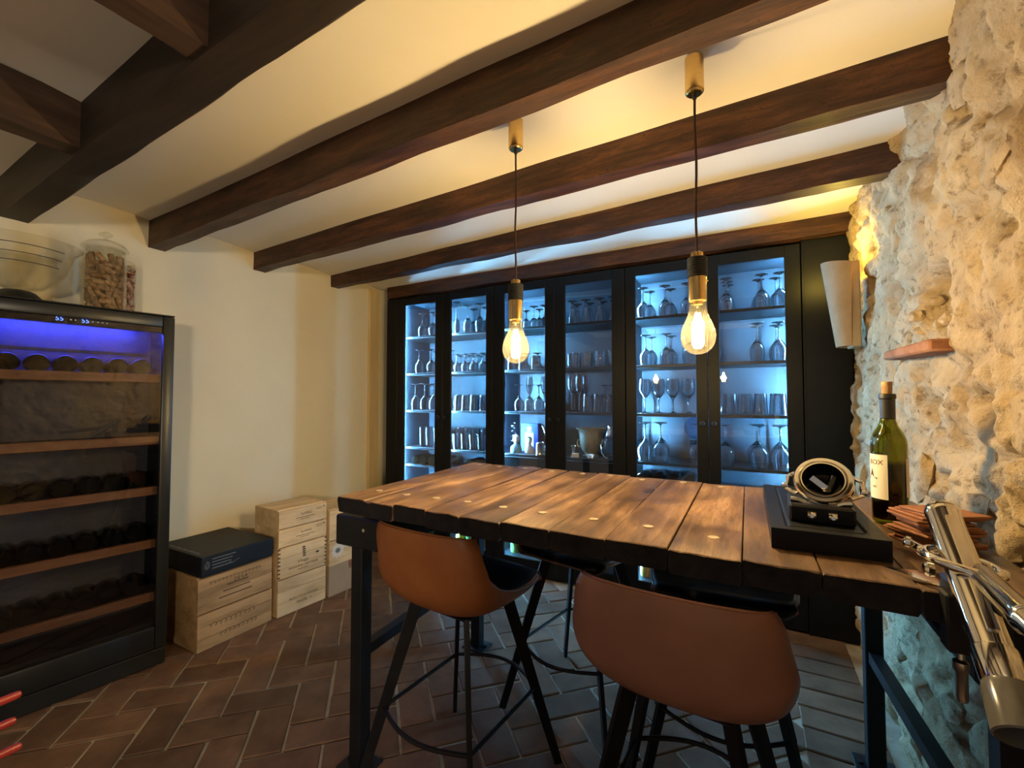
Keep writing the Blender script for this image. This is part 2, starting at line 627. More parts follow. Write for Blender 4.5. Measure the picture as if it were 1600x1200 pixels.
# straight course along the stone wall
for i in range(24):
    y = 2.80 - i * BW
    if on_screen((.29, y, 0)):
        obj('brick', bk_me, floor, (.292 + rb.gauss(0, .002), y, rb.uniform(-.0005, .0015)), (0, 0, rb.gauss(0, .008)))
        nb += 1
    else:
        rest.box((.292, y, -.012), (2 * BW - .011, BW - .011, .024))
ro = obj('brick_paving', rest.mesh('brick_paving', M_brick), floor)
ro['kind'] = 'stuff'

# left wall
lw = B()
rows = []
for i in range(60):
    y = -.9 + i * (3.32 + .9) / 59
    rows.append([(WX + .006 * noise.noise(Vector((y * 1.7, j * .16, 3))) + .004 * noise.noise(Vector((y * 7, j * .6, 9))), y, -.02 + j * 2.30 / 36) for j in range(37)])
lw.grid(rows)
wl = struct(obj('wall_left', lw.mesh('wall_left', M_plaster, True, 0)))
lwb = B()
lwb.bx(WX - .2, WX - .015, -.9, 3.42, -.02, 2.4)
obj('masonry', lwb.mesh('masonry', M_plaster), wl)
pl = B()
pl.bx(WX - .01, WX + .02, 2.742, 2.86, 0, 2.2, .006)
po = obj('wall_band', pl.mesh('wall_band', M_ochre), wl)  # ochre strip standing slightly proud of the left wall
po['label'] = 'ochre vertical band of the wall beside the cabinet'
# back wall behind the cabinets
bwb = B()
bwb.bx(-3.06, .9, 3.30, 3.42, -.02, 2.4)
struct(obj('wall_back', bwb.mesh('wall_back', M_plaster)))

# ceiling, gently arched between the beams
cb = B()
BEAMS = [  # y and bottom z at the left wall, at the stone wall, width, height, material
    ((WX, .672, 2.047), (.50, .530, 2.062), .10, .155, M_bigbeam),
    ((WX, 1.208, 2.076), (.50, 1.062, 2.098), .082, .125, M_beam),
    ((WX, 1.787, 2.106), (.50, 1.592, 2.098), .084, .122, M_beam),
    ((WX, 2.398, 2.130), (.50, 2.130, 2.098), .082, .118, M_beam),
]
rows = []
for i in range(49):
    x = -3.05 + i * (.75 + 3.05) / 48
    t = (x - WX) / (.5 - WX)
    ys = [-1.0, -.0] + [b[0][1] * (1 - t) + b[1][1] * t for b in BEAMS] + [2.87, 3.4]
    row = []
    for a, b in zip(ys[:-1], ys[1:]):
        for s in range(8):
            f = s / 8
            row.append((x, a + (b - a) * f, CEIL + .020 * math.sin(PI * f) + .006 * noise.noise(Vector((x * 2, (a + (b - a) * f) * 2, 1)))))
    row.append((x, 3.4, CEIL))
    rows.append(row)
cb.grid(rows)
ceiling = struct(obj('ceiling', cb.mesh('ceiling', M_ceil, True, 0)))
cs = B()
cs.bx(-3.05, .9, -1.0, 3.4, CEIL + .06, CEIL + .12)
obj('roof_slab', cs.mesh('roof_slab', M_ceil), ceiling)


def hewn(a, b, w, h, mtl, name, seed, axis='x'):
    """roughly squared beam with its underside from a to b"""
    a, b = Vector(a), Vector(b)
    n = 40
    bb = B()
    d = (b - a).normalized()
    s = Vector((-d.y, d.x, 0))
    rows = []
    for i in range(n + 1):
        p = a.lerp(b, i / n)
        ring = []
        for (u, v) in ((-.5, 0), (-.42, -.0), (.42, 0), (.5, .05), (.5, .95), (.5, 1), (-.5, 1), (-.5, .05)):
            q = p + s * u * w + Vector((0, 0, v * h))
            if v < .9:
                nn = Vector((p.x * 3.1 + seed, p.y * 3.1, u * 2 + v))
                q += s * .006 * noise.noise(nn) + Vector((0, 0, .007 * noise.noise(nn + Vector((9, 9, 9))) + .003 * noise.noise(nn * 5)))
            ring.append(q)
        rows.append(ring)
    vs = bb.grid(rows, False, True)
    bb.bm.faces.new(vs[0][::-1])
    bb.bm.faces.new(vs[-1])
    return obj(name, bb.mesh(name, mtl, True, 35), ceiling)


for i, (a, b, w, h, mtl) in enumerate(BEAMS):
    hewn((a[0] - .05, a[1], a[2]), (b[0] + .12, b[1], b[2]), w, h + .03, mtl, 'beam', i * 5.3)
o = hewn((-2.745, 2.885, 2.122), (.56, 2.838, 2.122), .075, .13, M_beam, 'beam', 77)
for i, x in enumerate((-1.945, -1.135, -.36, .40)):
    o = hewn((x, -.9, 2.068), (x + .0, .66 - .04 * i, 2.068), .085, .16, M_joist, 'joist', i * 9.1)

# ------------------------------------------------------------------ stone wall on the right
NICHE = (1.665, 1.525)
sw = B()
Y0, Y1, ZT = -.55, 3.30, 2.26
NY, NZ = 400, 236
rnd = random.Random(11)


def stone_x(y, z):
    p = Vector((y, z, 0))
    w = Vector((noise.noise(p * 2.6 + Vector((4, 0, 2))), noise.noise(p * 2.6 + Vector((0, 8, 5))), 0)) * .16
    h = .036 * noise.noise(p * 1.25 + Vector((0, 0, 7.7)))
    dist = noise.voronoi((p + w) * 3.6)[0]
    e = dist[1] - dist[0]
    rub = max(0.0, min(1.0, .5 + 1.5 * noise.noise(p * 1.05 + Vector((3, 3, 1)))))
    h += (.028 * min(1.0, e * 3.2) - .014) * rub
    d2 = noise.voronoi((p + w * .8) * 9.5 + Vector((5, 5, 0)))[0]
    e2 = d2[1] - d2[0]
    h += (.011 * min(1.0, e2 * 2.4) - .006) * (1 - .4 * rub)
    q = p + w * .5
    h += .020 * noise.fractal(q * 8.5, .85, 2.1, 6)
    # broken, flaky relief: sharp ridges
    t1 = abs(noise.noise(q * 6.3 + Vector((2, 7, 1))))
    t2 = abs(noise.noise(Vector((q.x * 15 + q.y * 9, q.y * 13 - q.x * 5, 3.3))))
    h += .030 * (min(t1, .30) - .15) + .022 * (min(t2, .28) - .14)
    # chipped hollows
    for sc_, thr, dep, ph in ((5.2, .30, .20, 9), (11.0, .30, .13, 4), (21.0, .34, .07, 2)):
        g = noise.noise(Vector((q.x * sc_ + q.y * sc_ * .35, q.y * sc_ - q.x * sc_ * .2, ph)))
        if g > thr:
            h -= min(.028, (g - thr) * dep * 1.6)
    # niche hollowed into the wall
    dy, dz = (y - NICHE[0]) / .130, (z - NICHE[1] - .01) / .115
    r = math.sqrt(dy * dy + dz * dz) + .25 * noise.noise(p * 9)
    if r < 1.0:
        un = max(0.0, min(1.0, (y - NICHE[0] + .13) / .26))
        h -= (.150 * (1 - un) ** .7 + .03 + .02 * noise.noise(p * 24)) * min(1.0, (1.0 - r) * 6.0)
    return RX - max(-.22, min(.045, h))


rows = []
for i in range(NY + 1):
    y = Y0 + (Y1 - Y0) * i / NY
    rows.append([(stone_x(y, -.03 + ZT * j / NZ), y, -.03 + ZT * j / NZ) for j in range(NZ + 1)])
sw.grid(rows)
wr = struct(obj('wall_right', sw.mesh('wall_right', M_stone, True, 0)))
wrb = B()
wrb.bx(RX + .26, RX + .5, -.6, 3.4, -.03, 2.4)
obj('masonry', wrb.mesh('masonry', M_stone), wr)
# single stones that stand out of the rubble
for k in range(54):
    y, z = rnd.uniform(1.12, 2.80), rnd.uniform(.1, 2.12)
    if (abs(y - NICHE[0]) < .17 and abs(z - NICHE[1]) < .20) or (y > 2.2 and z > 1.4):
        continue
    st = B()
    bmesh.ops.create_icosphere(st.bm, subdivisions=2, radius=1)
    a, b_ = rnd.uniform(.030, .085), rnd.uniform(.025, .060)
    sd = rnd.uniform(0, 90)
    for v in st.bm.verts:
        q = v.co.copy()
        f = 1 + .38 * noise.noise(q * 1.7 + Vector((sd, 0, 0)))
        q *= f
        v.co = Vector((max(-.55, min(.55, q.x)) * .030, q.y * a, q.z * b_))
    o = obj('stone', st.mesh('stone', M_stone, True, 45), wr, (stone_x(y, z) + .007, y, z), (rnd.uniform(-3, 3), 0, 0))
# darker rubble high in the hollow; its dark colour also stands for crevice shade
M_shade_rubble = noisy('dark_shade_rubble', (.15, .11, .07), (.34, .27, .185), nscale=9, rough=.95, bump=.9, bscale=34, spec=.1, rand=.5)
for k in range(28):
    y, z = 1.550 + .038 * (k % 7) + rnd.uniform(-.012, .012), 1.455 + .050 * (k // 7) + rnd.uniform(-.012, .012)
    a, b_ = rnd.uniform(.016, .030), rnd.uniform(.010, .022)
    st = B()
    bmesh.ops.create_icosphere(st.bm, subdivisions=2, radius=1)
    for v in st.bm.verts:
        q = v.co.copy()
        q *= 1 + .6 * noise.noise(q * 1.5 + Vector((k * 4.3, z * 30, 0)))
        v.co = Vector((q.x * .022, q.y * a, q.z * b_))
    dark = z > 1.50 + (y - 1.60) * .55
    obj('stone', st.mesh('stone', M_shade_rubble if dark else M_stone, True, 25), wr, (stone_x(y, z) + .006, y, z), (rnd.uniform(-1, 1), 0, rnd.uniform(-.6, .6)))
# brick ledge under the niche
lb = B()
lb.box((0, 0, 0), (.14, .38, .032), .006)
lb.wobble(.006, 22, 4)
o = obj('brick_ledge', lb.mesh('brick_ledge', M_oldbrick, True, 40), wr, (.482, 1.715, 1.393), (.02, .03, .05))
o['label'] = 'broken red brick ledge sticking out under the hollow'

# ------------------------------------------------------------------ glass-fronted cabinets
CY = 2.85            # door fronts
CB = 3.27            # back panel
ZTOP, ZG0, ZG1 = 2.108, .118, 2.042
SHELVES = (1.788, 1.473, 1.158, .846)
UNITS = [(-2.625, -2.150, -1.682), (-1.680, -1.182, -.692), (-.690, -.205, .268)]
GLASSX = [(-2.551, -2.226), (-2.073, -1.745), (-1.589, -1.257), (-1.107, -.779), (-.625, -.27), (-.14, .192)]
UN = ['left', 'middle', 'right']
knob = B()
knob.lathe([(0, 0), (.006, 0), (.006, .012), (.013, .017), (.0145, .023), (.011, .028), (0, .029)], 16, axis=Matrix.Rotation(PI / 2, 3, 'X'))
knob_me = knob.mesh('knob', M_iron, True)


def add(name, fn, material, parent, smooth=False, **kw):
    b = B()
    fn(b)
    return obj(name, b.mesh(name, material, smooth), parent, **kw)


cab_things = []
for u, (x0, xm, x1) in enumerate(UNITS):
    lab = ['black display cabinet of glassware at the left, nearest the cream wall',
           'middle black display cabinet, holding the ice bucket and clay busts',
           'black display cabinet of glassware at the right, behind the right hanging bulb'][u]
    t = thing('display_cabinet', lab, 'cabinet', (x0, CY, 0), 0, 'black display cabinets along the back wall')
    cab_things.append(t)
    w = x1 - x0
    add('side_panel', lambda b: b.bx(.001, .019, .024, CB - CY, 0, ZTOP - .001), M_inner, t)
    add('side_panel', lambda b: b.bx(w - .019, w - .001, .024, CB - CY, 0, ZTOP - .001), M_inner, t)
    add('top_panel', lambda b: b.bx(.019, w - .019, .024, CB - CY, ZTOP - .022, ZTOP - .001), M_inner, t)
    add('bottom_panel', lambda b: b.bx(.019, w - .019, .024, CB - CY, .085, .105), M_shelf, t)
    add('plinth', lambda b: b.bx(.019, w - .019, .04, .06, 0, .085), M_black, t)
    add('back_panel', lambda b: b.bx(.019, w - .019, CB - CY - .012, CB - CY, .105, ZTOP - .022), M_inner, t)
    for z in SHELVES + (.70, .42):
        add('shelf', lambda b: b.bx(.019, w - .019, .082, CB - CY - .012, z - .018, z, .002), M_shelf, t)
    strips = [.0225] if u < 2 else [.0225, w - .0225]
    ys_ = .0462 if u < 2 else .105
    for sx in strips:
        if sx == 'x':
            continue
        sg = 1 if sx < .1 else -1
        add('light_strip', lambda b: b.bx(sx - .003 * sg, sx + .010 * sg, ys_, ys_ + .010, .13, ZG1 + .015), M_led, t)
        add('strip_light_shield', lambda b: b.bx(sx - .003 * sg, sx + .013 * sg, ys_ - .0022, ys_ - .0002, .13, ZG1 + .015), M_iron, t)  # added lip that blocks strip light from spilling into the room
    if u == 0:
        cp = xm - x0 + .022
        add('centre_post', lambda b: b.bx(cp - .012, cp, .030, .066, .105, ZTOP - .022), M_black, t)
        add('light_strip', lambda b: b.bx(cp + .0005, cp + .0125, .046, .053, .13, ZG1 + .015), M_led, t)
    for k in range(2):
        a, c = ((x0, xm), (xm, x1))[k]
        g0, g1 = GLASSX[u * 2 + k]
        a, c, g0, g1 = a - x0 + .0015, c - x0 - .0015, g0 - x0, g1 - x0
        d = B()
        d.bx(a, g0, 0, .021, .012, ZTOP - .004, .002)
        d.bx(g1, c, 0, .021, .012, ZTOP - .004, .002)
        d.bx(g0, g1, 0, .021, .012, ZG0, .001)
        d.bx(g0, g1, 0, .021, ZG1, ZTOP - .004, .001)
        dm = obj('door', d.mesh('door', M_black), t)
        gm = (g0 + g1) / 2
        add('glass_pane', lambda b: b.bx(g0 - gm + .001, g1 - gm - .001, -.002, .002, ZG0 + .001, ZG1 - .001), M_pane, dm, loc=(gm, .0105, 0), rot=(0, 0, .022))
        kx = (c - .030) if k == 0 else (a + .030)
        obj('knob', knob_me, dm, (kx, 0, 1.108))
    if u == 1:
        add('drawer', lambda b: b.bx(.021, w - .021, .055, .33, .702, .826, .003), M_black, t)
t = thing('filler_panel', 'narrow black filler panel between left cabinet and cream wall', 'panel', (-2.747, CY, 0))
add('panel', lambda b: b.bx(0, .119, 0, .40, 0, ZTOP, .002), M_black, t)
t = thing('filler_panel', 'wide plain black panel between right cabinet and stone wall', 'panel', (.271, CY, 0))
add('panel', lambda b: b.bx(0, .215, 0, .40, 0, ZTOP + .012, .002), M_black, t)
add('trim_strip', lambda b: b.bx(0, .010, -.006, -.0005, 0, ZTOP + .012, .001), M_black, t)


# ---- glassware
def stem_glass(h, R, rim, foot, zb, tip=.0):
    """closed profile of a stemmed glass standing on its foot"""
    th = .0014
    out = [(0, 0), (foot, 0), (foot, .0022), (foot * .45, .005), (.0045, .013), (.0036, zb * .6), (.0046, zb - .008)]
    bowl = []
    for i in range(1, 10):
        f = i / 9
        z = zb + (h - zb) * f
        if f < .5:
            r = R * math.sin(PI / 2 * min(1, f / .5)) ** .62
        else:
            r = R + (rim - R) * ((f - .5) / .5) ** 1.6
        bowl.append((r, z))
    out += bowl
    inn = [(max(r - th, .002), z if i < 8 else z) for i, (r, z) in enumerate(bowl)][::-1]
    return out + inn + [(0, zb + .008)]


def cone_glass(h, R, foot, zb):
    th = .0018
    out = [(0, 0), (foot, 0), (foot, .003), (foot * .4, .007), (.006, zb * .7), (.008, zb)]
    bowl = [(.012 + (R - .012) * f ** .8, zb + .008 + (h - zb - .008) * f) for f in (.1, .25, .45, .65, .85, 1)]
    return out + bowl + [(max(r - th, .003), z) for r, z in bowl[::-1]] + [(0, zb + .014)]


def tumbler(h, R, rb):
    th = .002
    return [(0, 0), (rb, 0), (rb + .001, .004), (R, h), (R - th, h), (rb - th, .012), (0, .010)]


GT = {
    'wine glass': stem_glass(.200, .040, .033, .035, .090),
    'small wine glass': stem_glass(.145, .033, .028, .030, .065),
    'goblet': stem_glass(.225, .040, .034, .037, .100),
    'balloon glass': stem_glass(.250, .052, .041, .042, .110),
    'flute': stem_glass(.265, .027, .023, .033, .130),
    'pilsner glass': cone_glass(.165, .036, .036, .030),
    'coupe': stem_glass(.135, .044, .044, .034, .080),
    'tumbler': tumbler(.125, .037, .029),
    'tall tumbler': tumbler(.165, .034, .027),
    'short tumbler': tumbler(.100, .039, .035),
}
gmesh = {}
for k, prof in GT.items():
    gb = B()
    gb.lathe(prof, 24)
    gmesh[k] = gb.mesh(k.replace(' ', '_'), M_glass, True, 50)
SHN = ['top shelf', 'second shelf', 'third shelf', 'fourth shelf']
DOORN = ['first door from the left', 'second door from the left', 'third door from the left', 'fourth door from the left',
         'fifth door from the left', 'sixth door from the left']
DSHORT = ['first', 'second', 'third', 'fourth', 'fifth', 'sixth']


def glasses(door, shelf, kind, xs, y, up=True, rowname='', jit=.004):
    z = SHELVES[shelf]
    h = GT[kind][-1][1]
    h = max(p[1] for p in GT[kind])
    rr = random.Random(door * 37 + shelf * 11 + int(y * 1000))
    for i, x in enumerate(xs):
        nm = kind.replace(' ', '_')
        o = obj(nm, gmesh[kind], None, (x + rr.uniform(-jit, jit), y + rr.uniform(-jit, jit), z + .0005 + (0 if up else h)), (0 if up else PI, 0, rr.uniform(0, 6)))
        pos = ORD[i] + ' ' if len(xs) > 1 else ''
        tag(o, '%s%s %s%s, %s behind %s door' % (pos, 'upright' if up else 'upturned', kind, rowname, SHN[shelf], DSHORT[door]),
            'glass', '%ss on the %s behind the %s' % (kind, SHN[shelf], DOORN[door]))


def span(a, b, n):
    return [a + (b - a) * i / (n - 1) for i in range(n)] if n > 1 else [(a + b) / 2]


FR, BR = ' in front row', ' in back row'
YF, YB = 2.985, 3.105
# door 1
glasses(0, 0, 'wine glass', span(-2.47, -2.24, 3), YF, False, FR)
glasses(0, 0, 'wine glass', span(-2.52, -2.29, 3), YB, False, BR)
glasses(0, 1, 'wine glass', span(-2.50, -2.25, 3), YF, False, FR)
glasses(0, 1, 'wine glass', span(-2.43, -2.26, 2), YB + .02, False, BR)
glasses(0, 2, 'goblet', span(-2.54, -2.24, 4), YF, False, FR)
glasses(0, 2, 'goblet', span(-2.50, -2.29, 3), YB + .02, False, BR)
glasses(0, 3, 'tall tumbler', span(-2.45, -2.23, 4), YF, True, FR)
glasses(0, 3, 'tall tumbler', span(-2.49, -2.27, 4), YB, True, BR)
# door 2
glasses(1, 0, 'flute', [-2.115], YF, False)
glasses(1, 0, 'goblet', span(-2.0, -1.88, 2), YF, False, FR)
glasses(1, 0, 'goblet', span(-2.04, -1.80, 3), YB + .03, False, BR)
glasses(1, 1, 'small wine glass', span(-2.10, -1.77, 5), YF - .01, False, FR)
glasses(1, 1, 'small wine glass', span(-2.13, -1.80, 5), YB - .03, False, BR)
glasses(1, 1, 'small wine glass', span(-2.15, -1.83, 5), YB + .07, False, ' in rear row')
glasses(1, 2, 'tumbler', span(-2.10, -1.77, 5), YF, False, FR)
glasses(1, 2, 'tumbler', span(-2.13, -1.80, 5), YB - .03, False, BR)
glasses(1, 2, 'coupe', [-2.20, -2.10], YB + .07, False, BR)
glasses(1, 3, 'tumbler', span(-2.10, -1.77, 5), YF - .01, True, FR)
glasses(1, 3, 'tall tumbler', span(-2.14, -1.81, 5), YB - .03, True, BR)
glasses(1, 3, 'tall tumbler', span(-2.18, -1.86, 5), YB + .06, True, ' in rear row')
# door 3
glasses(2, 0, 'small wine glass', span(-1.50, -1.27, 3), YF + .06, False, FR)
glasses(2, 0, 'wine glass', span(-1.49, -1.30, 3), YB + .06, False, BR)
glasses(2, 1, 'short tumbler', span(-1.60, -1.28, 4), YF, False, FR)
glasses(2, 1, 'coupe', span(-1.62, -1.33, 4), YB, False, BR)
glasses(2, 2, 'wine glass', span(-1.53, -1.28, 4), YF, False, FR)
glasses(2, 2, 'flute', span(-1.50, -1.38, 2), YB, True, BR)
glasses(2, 2, 'wine glass', [-1.35], YB + .05, False, ' at right back')
# door 4
glasses(3, 0, 'pilsner glass', span(-1.10, -.80, 4), YF, False, FR)
glasses(3, 0, 'pilsner glass', span(-1.11, -.82, 4), YB, False, BR)
glasses(3, 1, 'short tumbler', span(-1.10, -.80, 4), YF, True, FR)
glasses(3, 1, 'tumbler', span(-1.12, -.84, 4), YB, True, BR)
glasses(3, 2, 'flute', span(-1.115, -1.05, 2), YF, True, FR)
glasses(3, 2, 'flute', span(-1.13, -1.04, 2), YB, True, BR)
glasses(3, 2, 'tumbler', span(-.995, -.83, 3), YF, False, FR)
glasses(3, 2, 'tumbler', span(-.975, -.80, 3), YB - .01, False, BR)
glasses(3, 2, 'wine glass', span(-.93, -.87, 2), YB + .08, False, ' in rear row')
glasses(3, 2, 'tall tumbler', [-.762], YF + .01, True, ' at right edge')
# door 5
glasses(4, 0, 'wine glass', span(-.60, -.33, 3), YF, False, FR)
glasses(4, 0, 'wine glass', span(-.585, -.315, 3), YB, False, BR)
glasses(4, 1, 'wine glass', span(-.59, -.46, 2), YF, False, FR)
glasses(4, 1, 'wine glass', span(-.575, -.445, 2), YB, False, BR)
glasses(4, 1, 'balloon glass', [-.31], YF + .01, False, ' at right')
glasses(4, 2, 'goblet', span(-.60, -.33, 4), YF, True, FR)
glasses(4, 2, 'goblet', span(-.62, -.34, 4), YB, True, BR)
glasses(4, 3, 'balloon glass', span(-.60, -.50, 2), YF, False, FR)
glasses(4, 3, 'balloon glass', span(-.64, -.52, 2), YB + .01, False, BR)
glasses(4, 3, 'balloon glass', [-.285], YF + .02, False, ' at right')
# door 6
glasses(5, 0, 'wine glass', [-.105], YF, False, ' at left in front')
glasses(5, 0, 'wine glass', [-.103], YB - .03, False, ' at left behind')
glasses(5, 0, 'wine glass', [-.100], YB + .06, False, ' at left rearmost')
glasses(5, 0, 'wine glass', span(.085, .175, 2), YF, False, FR)
glasses(5, 0, 'wine glass', span(.07, .16, 2), YB, False, BR)
glasses(5, 1, 'goblet', span(.055, .165, 2), YF, False, FR)
glasses(5, 1, 'goblet', span(.06, .16, 2), YB, False, BR)
glasses(5, 1, 'balloon glass', [-.185], YF, False, ' at left edge')
glasses(5, 2, 'tumbler', span(-.115, .165, 4), YF, False, FR)
glasses(5, 2, 'tumbler', span(-.09, .15, 4), YB - .02, False, BR)
glasses(5, 3, 'balloon glass', span(.055, .160, 2), YF, False, FR)
glasses(5, 3, 'balloon glass', span(.05, .17, 2), YB + .02, False, BR)
glasses(5, 3, 'balloon glass', [-.125], YF, False, ' at left')


# ---- the other things behind the third, fourth and fifth doors
def bust(x, y, s, rz, label, robe):
    t = thing('clay_bust', label, 'figurine', (x, y, SHELVES[3] + .0005), rz)
    b = B()
    rows = []
    for z, rx, ry in ((0, .040, .030), (.004, .042, .032), (.03, .043, .031), (.052, .038, .026), (.062, .022, .020), (.070, .015, .015), (.082, .014, .015)):
        rows.append([(rx * math.cos(2 * PI * k / 20) * s, ry * math.sin(2 * PI * k / 20) * s, z * s) for k in range(20)])
    vs = b.grid(rows, False, True)
    b.bm.faces.new(vs[0][::-1])
    b.bm.faces.new(vs[-1])
    obj('torso', b.mesh('torso', robe, True), t)
    h = B()
    bmesh.ops.create_uvsphere(h.bm, u_segments=20, v_segments=14, radius=1)
    for v in h.bm.verts:
        q = v.co.copy()
        x_, y_, z_ = q.x * .023, q.y * .025, q.z * .030
        if q.y < -.2:           # face towards -y
            y_ -= .007 * math.exp(-((q.x / .22) ** 2 + ((q.z + .05) / .3) ** 2))      # nose
            y_ += .004 * math.exp(-(((abs(q.x) - .38) / .2) ** 2 + ((q.z - .12) / .16) ** 2))  # eye sockets
            y_ -= .002 * math.exp(-((q.x / .3) ** 2 + ((q.z + .5) / .12) ** 2))
        if abs(q.x) > .93:
            x_ *= 1.10
        v.co = Vector((x_, y_, z_ + .102)) * s
    obj('head', h.mesh('head', M_ceramic, True), t)
    c = B()
    bmesh.ops.create_uvsphere(c.bm, u_segments=16, v_segments=10, radius=1)
    for v in c.bm.verts:
        q = v.co.copy()
        f = 1 + .10 * noise.noise(q * 3 + Vector((x * 9, 0, 0)))
        v.co = Vector((q.x * .025 * f, q.y * .022 * f + .006, max(q.z, -.3) * .030 * f + .110)) * s
    obj('hair', c.mesh('hair', MATS['black_card'] if robe is M_ceramic else M_ceramic, True), t)
    return t


M_bluerobe = noisy('pale_blue_glaze', (.12, .30, .44), (.26, .46, .60), nscale=24, rough=.5)
bust(-1.545, 2.965, 1.0, .5, 'pale clay bust in light blue robe, left on the busts shelf', M_bluerobe)
bust(-1.445, 2.985, .90, .35, 'grey clay bust with dark hair before the blue box', M_ceramic)
# blue box with a crest
t = thing('gift_box', 'blue box with gold crest and pale label behind clay busts', 'box', (-1.485, 3.10, SHELVES[3] + .0005))
add('body', lambda b: b.box((0, 0, .11), (.150, .06, .22), .003), M_bluebox, t)
add('label', lambda b: b.bx(-.036, .036, -.0315, -.0302, .035, .145), M_white, t)
add('crest', lambda b: (b.prism([(.018 * math.cos(a) * (1 + .15 * (i % 2)), .018 * math.sin(a) + .180) for i, a in enumerate([k * PI / 6 for k in range(12)])], .0302, .0315, Matrix(((1, 0, 0), (0, 0, -1), (0, 1, 0)))),
                        b.bx(-.024, .024, -.0315, -.0302, .153, .157)), M_goldp, t)
# pewter mug
t = thing('pewter_mug', 'small pewter mug in front on the busts shelf', 'mug', (-1.335, 2.935, SHELVES[3] + .0005))
add('cup', lambda b: b.lathe([(0, 0), (.034, 0), (.035, .004), (.031, .010), (.030, .020), (.029, .085), (.031, .090), (.029, .092), (.027, .086), (.027, .008), (0, .007)], 24), M_steel, t, True)
add('handle', lambda b: b.tube([(.029, 0, .075), (.044, 0, .072), (.050, 0, .050), (.044, 0, .028), (.030, 0, .024)], .0035, 8), M_steel, t, True)
# jug with a stirring rod
t = thing('cream_jug', 'pale jug with a long spoon handle beside the pewter mug', 'jug', (-1.285, 3.02, SHELVES[3] + .0005))
add('body', lambda b: b.lathe([(0, 0), (.036, 0), (.044, .03), (.046, .06), (.036, .10), (.030, .125), (.034, .140), (.031, .140), (.027, .125), (.040, .06), (.034, .006), (0, .005)], 24), M_ceramic, t, True)
sp = B()
sp.tube([(0, 0, 0), (-.035, 0, .09), (-.075, 0, .195)], .0028, 8)
sp.lathe([(0, 0), (.006, .003), (.007, .008), (.004, .013), (0, .014)], 10, (-.075, 0, .192))
tag(obj('long_spoon', sp.mesh('long_spoon', M_steel, True), None, (-1.278, 3.02, SHELVES[3] + .012)), 'long slim metal spoon leaning out of the pale jug', 'spoon')
# wire spiral at the left
sb = B()
sb.tube([(.024 * math.cos(k * .5), .024 * math.sin(k * .5), .004 + k * .0030) for k in range(60)], .0026, 6)
tag(obj('wire_spiral', sb.mesh('wire_spiral', M_steel, True), None, (-1.600, 3.03, SHELVES[3] + .055)), 'coiled wire spiral at left on the busts shelf', 'spiral')
# ice bucket
t = thing('ice_bucket', 'large tarnished metal ice bucket with flared rim and handles', 'bucket', (-.995, 3.07, SHELVES[3] + .0005))
M_tarnish = noisy('tarnished_silver', (.30, .24, .13), (.50, .47, .38), scale=(1, 1, .3), nscale=14, rough=.34, metal=.55)
add('pot', lambda b: b.lathe([(0, 0), (.058, 0), (.060, .006), (.044, .014), (.044, .020), (.064, .040), (.078, .080), (.084, .150), (.092, .180), (.108, .196), (.106, .198), (.088, .182), (.080, .150), (.074, .082), (.060, .044), (0, .036)], 32), M_tarnish, t, True)
for sgn in (-1, 1):
    add('handle', lambda b: b.tube([(sgn * .080, 0, .115), (sgn * .098, 0, .110), (sgn * .104, 0, .085), (sgn * .096, 0, .062), (sgn * .072, 0, .062)], .005, 8), M_tarnish, t, True)
# shaker
t = thing('cocktail_shaker', 'glass cocktail shaker with steel cap right of ice bucket', 'shaker', (-.835, 3.00, SHELVES[3] + .0005))
add('body', lambda b: b.lathe([(0, 0), (.036, 0), (.040, .010), (.046, .06), (.047, .11), (.038, .145), (.030, .155), (.028, .155), (.036, .143), (.044, .11), (.043, .06), (.037, .012), (0, .008)], 24), M_jar, t, True)
add('cap', lambda b: b.lathe([(.031, .152), (.032, .156), (.026, .185), (.018, .200), (.018, .222), (.014, .226), (0, .227)], 24), M_chrome, t, True)
# ladle-like strainer handle between bucket and shaker
t = thing('bar_strainer', 'bent steel bar strainer leaning beside ice bucket', 'strainer', (-.885, 2.955, SHELVES[3] + .0005))
add('handle', lambda b: b.tube([(0, .045, .125), (-.006, .02, .085), (.005, -.004, .035), (.030, -.012, .010), (.048, -.012, .006)], .0045, 8), M_steel, t, True)
# small items in front of the bucket
for x, y, lab in ((-1.085, 2.955, 'steel jigger cup left of the ice bucket'),):
    t = thing('jigger', lab, 'jigger', (x, y, SHELVES[3] + .0005))
    add('cups', lambda b: b.lathe([(0, .032), (.020, 0), (.022, 0), (.008, .040), (.018, .080), (.016, .080), (.004, .044), (0, .044)], 20), M_steel, t, True)
for x, y, rz, lab in ((-1.06, 2.925, .3, 'folded white card tag at left before ice bucket'), (-.955, 2.93, -.5, 'folded white card tag right before ice bucket')):
    tb = B()
    tb.box((0, -.008, .014), (.045, .002, .030), 0, (.5, 0, 0))
    tb.box((0, .008, .014), (.045, .002, .030), 0, (-.5, 0, 0))
    tag(obj('card_tag', tb.mesh('card_tag', M_white), None, (x, y, SHELVES[3] + .0015), (0, 0, rz)), lab, 'tag')
# blue dish leaning behind the balloon glass of door five
t = thing('blue_dish', 'pale blue glass dish leaning at the back behind the fifth door', 'dish', (-.30, 3.215, SHELVES[3] + .212))
add('bowl', lambda b: b.lathe([(0, 0), (.05, .006), (.078, .022), (.080, .026), (.076, .024), (.048, .010), (0, .005)], 28, axis=Matrix.Rotation(PI / 2 - .12, 3, 'X')), M_bluegl, t, True)
add('stand', lambda b: (b.bx(-.05, .05, -.02, .03, -.212, -.20), b.bx(-.05, .05, .012, .03, -.20, -.082)), M_shelf, t)

